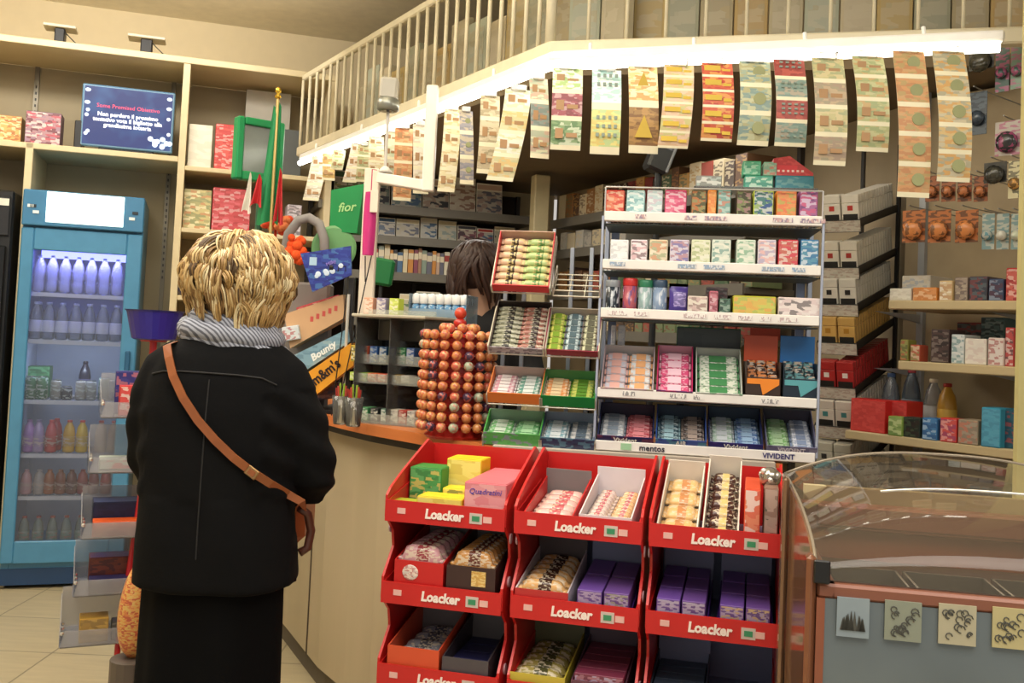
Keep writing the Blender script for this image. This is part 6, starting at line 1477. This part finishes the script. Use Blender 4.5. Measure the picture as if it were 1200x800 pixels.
nodes = {'pelvis': (0, .0, .90, .13, .10), 'waist': (0, .0, 1.02, .13, .10), 'chest': (0, 0, 1.20, .15, .10), 'neckb': (0.01, .01, 1.36, .055, .05), 'neck': (.015, .03, 1.42, .05, .05), 'head': (.02, .05, 1.49, .075, .085), 'crown': (.02, .045, 1.545, .06, .07),
         'lsh': (-.125, .0, 1.275, .05), 'lel': (-.160, .04, 1.06, .038), 'lwrist': (-.09, .26, 1.02, .025), 'rsh': (.13, .0, 1.27, .05), 'rel': (.195, .03, 1.04, .038), 'rwrist': (.12, .25, 1.06, .025),
         'lhip': (-.08, 0, .82, .085), 'lkn': (-.085, .0, .48, .055), 'lan': (-.085, -.01, .1, .04), 'lft': (-.09, .1, .045, .035), 'rhip': (.08, 0, .82, .085), 'rkn': (.085, .01, .48, .055), 'ran': (.085, 0, .1, .04), 'rft': (.09, .11, .045, .035)}
edges = [('pelvis', 'waist'), ('waist', 'chest'), ('chest', 'neckb'), ('neckb', 'neck'), ('neck', 'head'), ('head', 'crown'), ('chest', 'lsh'), ('lsh', 'lel'), ('lel', 'lwrist'), ('chest', 'rsh'), ('rsh', 'rel'), ('rel', 'rwrist'),
         ('pelvis', 'lhip'), ('lhip', 'lkn'), ('lkn', 'lan'), ('lan', 'lft'), ('pelvis', 'rhip'), ('rhip', 'rkn'), ('rkn', 'ran'), ('ran', 'rft')]
nodes['lwrist'] = (-.09, .26, 1.02, .025); hand(nodes, edges, 'l', (-.09, .26, 1.02), 1); hand(nodes, edges, 'r', (.12, .25, 1.06), -1)
skinm = mat('C89A7C', .5, noise=.06)
bd = meshobj('body', skin(nodes, edges, 1), skinm, WO)
# face (looks away to the right)
hr = Matrix.Rotation(-.45, 3, 'Z'); hc = Vector((.02, .05, 1.485))
b = MB()
def hp(x, y, z): return hc + hr @ Vector((x, y, z))
b.ball(hp(0, .0, .01), .082, sx=.92, sy=1.1, sz=1.28, n=20); b.ball(hp(0, .062, -.05), .04, sz=.9, n=12)
b.tube([hp(0, .085, .02), hp(0, .104, -.012), hp(0, .09, -.022)], [.008, .013, .009], 8)
for s in (-1, 1): b.ball(hp(s * .077, .0, -.005), .022, sx=.4, sy=.7, sz=1.3, n=10)
fc = b.build('face', skinm, WO, smooth=True)
b = MB()
for s in (-1, 1): b.ball(hp(s * .032, .082, .018), .012, n=10); 
b.build('eyes', mat('E8E4E0', .3), fc, smooth=True)
MB().tube([hp(-.022, .093, -.048), hp(0, .1, -.046), hp(.022, .093, -.048)], .005, 8).build('lips', mat('A85850', .4), fc, smooth=True)
# jacket: one closed garment
jk = MB()
def ring(z, cx, cy, rx, ry): return (z, cx, cy, rx, ry)
rings = [ring(.795, .005, .005, .183, .150), ring(.82, .005, .005, .181, .150), ring(.90, .003, .0, .178, .145), ring(1.0, .0, 0, .170, .138), ring(1.10, .0, 0, .178, .135), ring(1.20, 0, 0, .180, .130), ring(1.27, 0, 0, .170, .118), ring(1.32, 0, .0, .142, .10), ring(1.355, 0, .005, .108, .08), ring(1.385, .005, .012, .075, .065), ring(1.41, .005, .015, .066, .06)]
def jf(u, v):
    t = v * (len(rings) - 1); i = min(int(t), len(rings) - 2); f = t - i; r = [rings[i][k] * (1 - f) + rings[i + 1][k] * f for k in range(5)]
    a = u * 2 * PI; n = 2.5
    c_, s_ = math.cos(a), math.sin(a)
    wr = 1 + .012 * math.sin(a * 5 + r[0] * 9) * (1 if r[0] < 1.1 else .4)
    return (r[1] + r[3] * wr * math.copysign(abs(c_) ** (2 / n), c_), r[2] + r[4] * wr * math.copysign(abs(s_) ** (2 / n), s_), r[0])
jk.grid(jf, 48, 40)
bm = jk.b; bmesh.ops.remove_doubles(bm, verts=bm.verts, dist=.0005); bmesh.ops.holes_fill(bm, edges=[e for e in bm.edges if e.is_boundary])
jk.tube([(-.09, 0, 1.32), (-.13, .0, 1.28), (-.155, .0, 1.22), (-.165, .005, 1.13), (-.165, .03, 1.06), (-.165, .06, 1.03), (-.13, .16, 1.02), (-.1, .235, 1.02)], [.05, .062, .06, .056, .055, .05, .045, .04], 16)
jk.tube([(.09, 0, 1.32), (.132, .0, 1.275), (.165, .0, 1.21), (.195, .005, 1.12), (.212, .02, 1.05), (.20, .06, 1.02), (.16, .16, 1.04), (.125, .235, 1.055)], [.05, .062, .062, .060, .056, .052, .046, .04], 16)
jm = mat('0C0C0D', .95, bump=.15, noise=.2, spec=.15)
jo = jk.build('jacket', jm, WO); remesh(jo, .009, 6)
# elbow and back folds
for v in jo.data.vertices:
    c = v.co; k = 0
    if c.x > .12 and .95 < c.z < 1.25: k = .005 * math.sin(c.z * 85 + c.x * 60)
    if c.x < -.14 and .95 < c.z < 1.2: k = .003 * math.sin(c.z * 70 - c.x * 40)
    if c.z < 1.0 and abs(c.x) < .18: k = .003 * math.sin(c.x * 40 + c.z * 12)
    n = Vector((c.x, c.y, 0)).normalized(); v.co += n * k
def back_y(x, z):
    """outer back surface of the jacket"""
    best = 0
    t = [r for r in rings]
    for i in range(len(t) - 1):
        if t[i][0] <= z <= t[i + 1][0]:
            f = (z - t[i][0]) / (t[i + 1][0] - t[i][0]); rx = t[i][3] * (1 - f) + t[i + 1][3] * f; ry = t[i][4] * (1 - f) + t[i + 1][4] * f; cy_ = t[i][2]
            q = min(.98, abs(x) / rx); return cy_ - ry * (1 - q ** 2.5) ** (1 / 2.5)
    return -.1
b = MB(); b.tube([(x, back_y(x, z) - .002, z) for x, z in [(-.14, 1.275), (-.11, 1.283), (-.06, 1.285), (0, 1.284), (.06, 1.282), (.11, 1.277), (.14, 1.262)]], .0022, 6)
b.tube([(.0, back_y(0, z) - .001, z) for z in [.79, .88, .98, 1.08, 1.18, 1.27]], .0016, 6); b.build('jacket_seam', mat('1C1B1B', .8), jo)
sk = MB(); sk.grid(lambda u, v: ((.152 + .012 * v + .006 * math.sin(u * 40)) * math.cos(u * 2 * PI), (.118 + .01 * v + .006 * math.sin(u * 40)) * math.sin(u * 2 * PI), .90 - v * .62), 60, 8)
sk.build('skirt', mat('0A0A0B', .95, noise=.2, spec=.1), WO, smooth=True)
b = MB()
for s, y in ((-.088, 0), (.088, .01)):
    b.grid(lambda u, v: (s + .038 * math.cos(u * 2 * PI) * (1 + .3 * v), y + .045 * math.sin(u * 2 * PI) * (1 + .3 * v), .06 + v * .3), 16, 5)
    b.ball((s, y + .06, .045), .05, sx=.85, sy=2.3, sz=.85, n=14)
b.build('boots', mat('141212', .4), WO, smooth=True)
# striped scarf: folded ring and loose roll
_m, _nt, _b = newmat('scarf'); _t = _nt.nodes.new('ShaderNodeTexCoord'); _w = _nt.nodes.new('ShaderNodeTexWave'); _w.inputs['Scale'].default_value = 48; _w.inputs['Distortion'].default_value = 1.5; _w.bands_direction = 'DIAGONAL'
_r = _nt.nodes.new('ShaderNodeValToRGB'); _r.color_ramp.elements[0].color = (*hexc('5C5E68'), 1); _r.color_ramp.elements[1].color = (*hexc('A4A8B4'), 1); _r.color_ramp.elements[0].position = .3; _r.color_ramp.elements[1].position = .6
_nt.links.new(_t.outputs['Object'], _w.inputs['Vector']); _nt.links.new(_w.outputs[0], _r.inputs[0]); _nt.links.new(_r.outputs[0], _b.inputs['Base Color']); _b.inputs['Roughness'].default_value = .9
b = MB()
def ringtube(mb, cx, cy, cz, rx, ry, r, tilt=0, flat=1.5):
    pts = [(cx + rx * math.cos(a), cy + ry * math.sin(a), cz + tilt * math.cos(a) - .015 * math.sin(a) * 0) for a in [k * 2 * PI / 28 for k in range(28)]]
    mb.tube(pts, [r * (1 + .12 * math.sin(k * 1.9)) for k in range(28)], 12, closed=True)
ringtube(b, .005, .01, 1.372, .098, .075, .026, -.012); ringtube(b, .012, .012, 1.395, .085, .068, .024, -.022); ringtube(b, .01, .015, 1.35, .112, .082, .017, -.02)
b.build('striped_scarf', _m, WO, smooth=True)
# hair: under-cap and many curved locks
hx, hy, hz_ = .015, .02, 1.487
b = MB().ball((hx, hy, hz_), .104, sx=1.07, sy=1.08, sz=1.0, n=28)
cap = b.build('hair', mat('6A5030', .8, noise=.3, ns=60), WO, smooth=True)
random.seed(4)
hm = [mat('C8AC78', .42, noise=.2, ns=70), mat('AC8A54', .45, noise=.2, ns=70), mat('8A6A40', .5, noise=.2, ns=70), mat('DCCBA0', .4, noise=.2, ns=70), mat('54402A', .6, noise=.2, ns=70)]
locks = MB()
def lock(th0, ph, ln, w, m, lift, curl, lay):
    pts, rs = [], []; n = 9
    for k in range(n):
        t = k / (n - 1); el = th0 + ln * t  # polar angle from crown
        az = ph + curl * math.sin(t * 2.6) * .5
        r = .104 + lay + lift * math.sin(PI * min(1, t * 1.05)) + .004 * math.sin(t * 8 + ph * 5)
        if t > .85: r -= .008 * (t - .85) / .15 * 2
        sx = 1.13; sz = 1.02
        x = r * math.sin(min(el, PI * .62)) * math.cos(az) * sx; y = r * math.sin(min(el, PI * .62)) * math.sin(az) * 1.08
        z = r * math.cos(el) * sz if el < PI * .62 else r * math.cos(PI * .62) * sz - (el - PI * .62) * .104
        sh = 1 - .14 * max(0, (el - PI * .55))
        pts.append((hx + x * sh, hy + y * sh, hz_ + .006 + z)); rs.append(w * (.35 + .65 * math.sin(PI * (.15 + .8 * t)) if k < n - 1 else .12))
    cen = Vector((hx, hy, hz_)); sts = []
    for q in range(9):
        o1 = random.uniform(-1, 1); o2 = random.uniform(-.45, .45); pp = []
        for k, p in enumerate(pts):
            v = Vector(p); tg = (Vector(pts[min(k + 1, n - 1)]) - Vector(pts[max(k - 1, 0)])).normalized(); nn = (v - cen).normalized(); sd = tg.cross(nn)
            sp = w * (.55 + .6 * math.sin(PI * (.12 + .78 * k / (n - 1))))
            pp.append(v + sd * o1 * sp + nn * o2 * w * .5)
        mm = m if random.random() < .6 else random.choice([0, 1, 2, 3, 2])
        locks.tube(pp, [.0009 + .0015 * math.sin(PI * (.15 + .8 * k / (n - 1))) for k in range(n)], 4, mm)
for lay, cnt, e0, e1, ln in ((.0, 190, 1.2, 1.8, .95), (.004, 150, .7, 1.4, .85), (.008, 130, .3, .95, .85), (.012, 90, .02, .55, .85)):
    for k in range(cnt):
        ph = random.uniform(0, 2 * PI)
        if math.sin(ph) > .75 and e0 > .9: continue
        ph += 0; lock(random.uniform(e0, e1), ph, ln * random.uniform(.7, 1.15), random.uniform(.008, .014), random.choices([0, 1, 2, 3, 4], [.34, .30, .18, .12, .06])[0], random.uniform(.002, .011), .5 * math.sin(ph * 3) + random.uniform(-.6, .6), lay)
locks.build('hair_locks', hm, cap, smooth=True)
WO.scale = (1, 1, .983)
# shoulder bag
BG = thing('shoulder_bag', 'brown leather shoulder bag worn across the back of the blonde woman', 'bag', (WX, WY, 0))
lea = mat('8A4E28', .42, noise=.2, ns=30)
spx = [(196, 404), (198, 418), (203, 440), (215, 466), (232, 492), (252, 515), (274, 536), (296, 553), (318, 567), (338, 579), (354, 588)]
sp_ = []
for px, py in spx:
    d_ = WY - .12
    for _ in range(3):
        q = P(px, py, d_); x, z = q.x - WX, q.z; d_ = WY + back_y(x, min(1.40, z)) - .008
    q = P(px, py, d_); sp_.append(Vector((q.x - WX, q.y - WY, q.z)))
sp_ = [Vector((sp_[0].x + .012, .075, sp_[0].z - .015)), Vector((sp_[0].x + .004, .02, sp_[0].z + .012))] + sp_ + [Vector((.195, .0, .955)), Vector((.20, .07, .93))]
b = MB()
def strap(pts, w, t):
    ns = []
    for i, p in enumerate(pts):
        a = pts[max(0, i - 1)]; c = pts[min(len(pts) - 1, i + 1)]; tg = (c - a).normalized(); nn = Vector((p.x * .3, -1, 0)).normalized() if i > 1 and i < len(pts) - 2 else Vector((p.x, -abs(p.y) - .05, .3)).normalized(); sd = tg.cross(nn).normalized()
        ns.append([p + sd * w / 2, p + sd * w / 2 + nn * t, p - sd * w / 2 + nn * t, p - sd * w / 2])
    vs = [[b.b.verts.new(v) for v in r] for r in ns]
    for i in range(len(vs) - 1):
        for j in range(4): b.b.faces.new((vs[i][j], vs[i][(j + 1) % 4], vs[i + 1][(j + 1) % 4], vs[i + 1][j]))
    b.b.faces.new(vs[0]); b.b.faces.new(vs[-1][::-1])
strap(sp_, .018, .004); b.build('strap', lea, BG)
bk = sp_[9]; MB().box(-.014, .014, -.004, .0, -.011, .011, bev=.002).box(-.008, .008, -.006, -.003, -.006, .006, 1).build('buckle', [mat('A8865A', .3, .9), lea], BG, loc=(bk.x, bk.y - .005, bk.z), rot=(0, .6, 0))
MB().box(-.03, .03, -.0, .16, -.12, 0, bev=.02).build('bag_body', lea, BG, loc=(.13, .2, .945), smooth=False)
MB().tube([(.19, .0, .955), (.204, .02, .94), (.212, .03, .90), (.206, .03, .86), (.19, .02, .85)], .010, 8).build('bag_handle', mat('4A2418', .45), BG, smooth=True)

# shop assistant behind the counter, mostly hidden
ac = P(566, 330, 4.02)
AS = thing('person', 'dark haired person in black standing bent behind the counter by the lollipop tower', 'person', (ac.x, ac.y, 0))
nd = {'pelvis': (0.02, .05, .92, .12, .10), 'chest': (.02, .0, 1.22, .14, .1), 'neckb': (0.0, -.03, 1.38, .05), 'head': (-.03, -.04, 1.52, .085, .09), 'lsh': (-.13, 0, 1.33, .05), 'lel': (-.18, -.05, 1.13, .04), 'lwrist': (-.12, -.16, 1.10, .026), 'rsh': (.17, 0, 1.33, .05), 'rel': (.22, -.03, 1.13, .04), 'rwrist': (.14, -.16, 1.10, .026),
      'lhip': (-.06, .05, .84, .08), 'lkn': (-.07, .03, .48, .055), 'lan': (-.07, .05, .08, .04), 'lft': (-.07, -.06, .04, .035), 'rhip': (.10, .05, .84, .08), 'rkn': (.11, .03, .48, .055), 'ran': (.11, .05, .08, .04), 'rft': (.11, -.06, .04, .035)}
ed = [('pelvis', 'chest'), ('chest', 'neckb'), ('neckb', 'head'), ('chest', 'lsh'), ('lsh', 'lel'), ('lel', 'lwrist'), ('chest', 'rsh'), ('rsh', 'rel'), ('rel', 'rwrist'), ('pelvis', 'lhip'), ('lhip', 'lkn'), ('lkn', 'lan'), ('lan', 'lft'), ('pelvis', 'rhip'), ('rhip', 'rkn'), ('rkn', 'ran'), ('ran', 'rft')]
hand(nd, ed, 'l', (-.12, -.16, 1.10), 1, fwd=Vector((0, -1, 0))); hand(nd, ed, 'r', (.14, -.16, 1.10), -1, fwd=Vector((0, -1, 0)))
meshobj('body', skin(nd, ed, 1), mat('B08A70', .55), AS)
b = MB().tube([(.02, .05, .62), (.02, .04, .85), (.02, .02, 1.05), (.02, 0, 1.22), (.01, -.01, 1.33), (0, -.02, 1.385)], [.15, .155, .155, .165, .13, .06], 20, flat=.72)
b.tube([(-.1, 0, 1.32), (-.14, 0, 1.3), (-.18, -.05, 1.13), (-.14, -.14, 1.10)], [.055, .062, .055, .045], 12).tube([(.12, 0, 1.32), (.17, 0, 1.3), (.22, -.04, 1.13), (.16, -.14, 1.10)], [.055, .062, .055, .045], 12)
sw = b.build('black_top', mat('121213', .85), AS); remesh(sw, .012, 5)
b = MB()
for s in (-.07, .11): b.tube([(s, .05, .88), (s, .03, .48), (s, .05, .06)], [.095, .075, .07], 14)
b.build('trousers', mat('18181C', .8), AS, smooth=True)
b = MB().ball((-.03, -.035, 1.535), .10, sx=1.0, sy=1.05, sz=1.05, n=22)
hh_ = b.build('hair', mat('2E1C14', .6, noise=.3, ns=60), AS, smooth=True)
b = MB()
for k in range(130):
    a = random.uniform(0, 2 * PI); e_ = random.uniform(.1, 1.2); pts = []
    for t in range(7):
        q = e_ + t * .24; az = a + .25 * math.sin(t * .8 + a * 3); r = .106 + .006 * math.sin(t + a); pts.append((-.03 + r * math.sin(min(q, 1.7)) * math.cos(az), -.035 + r * math.sin(min(q, 1.7)) * math.sin(az), 1.535 + r * math.cos(min(q, 1.7)) - max(0, q - 1.7) * .16))
    b.tube(pts, [.006, .011, .012, .012, .011, .009, .004], 6, flat=.5)
b.build('hair_locks', mat('3A241A', .5, noise=.3, ns=60), hh_, smooth=True)
AS.scale = (1, 1, 1.07)
print('OBJECTS', len(bpy.data.objects), 'MATS', len(bpy.data.materials))
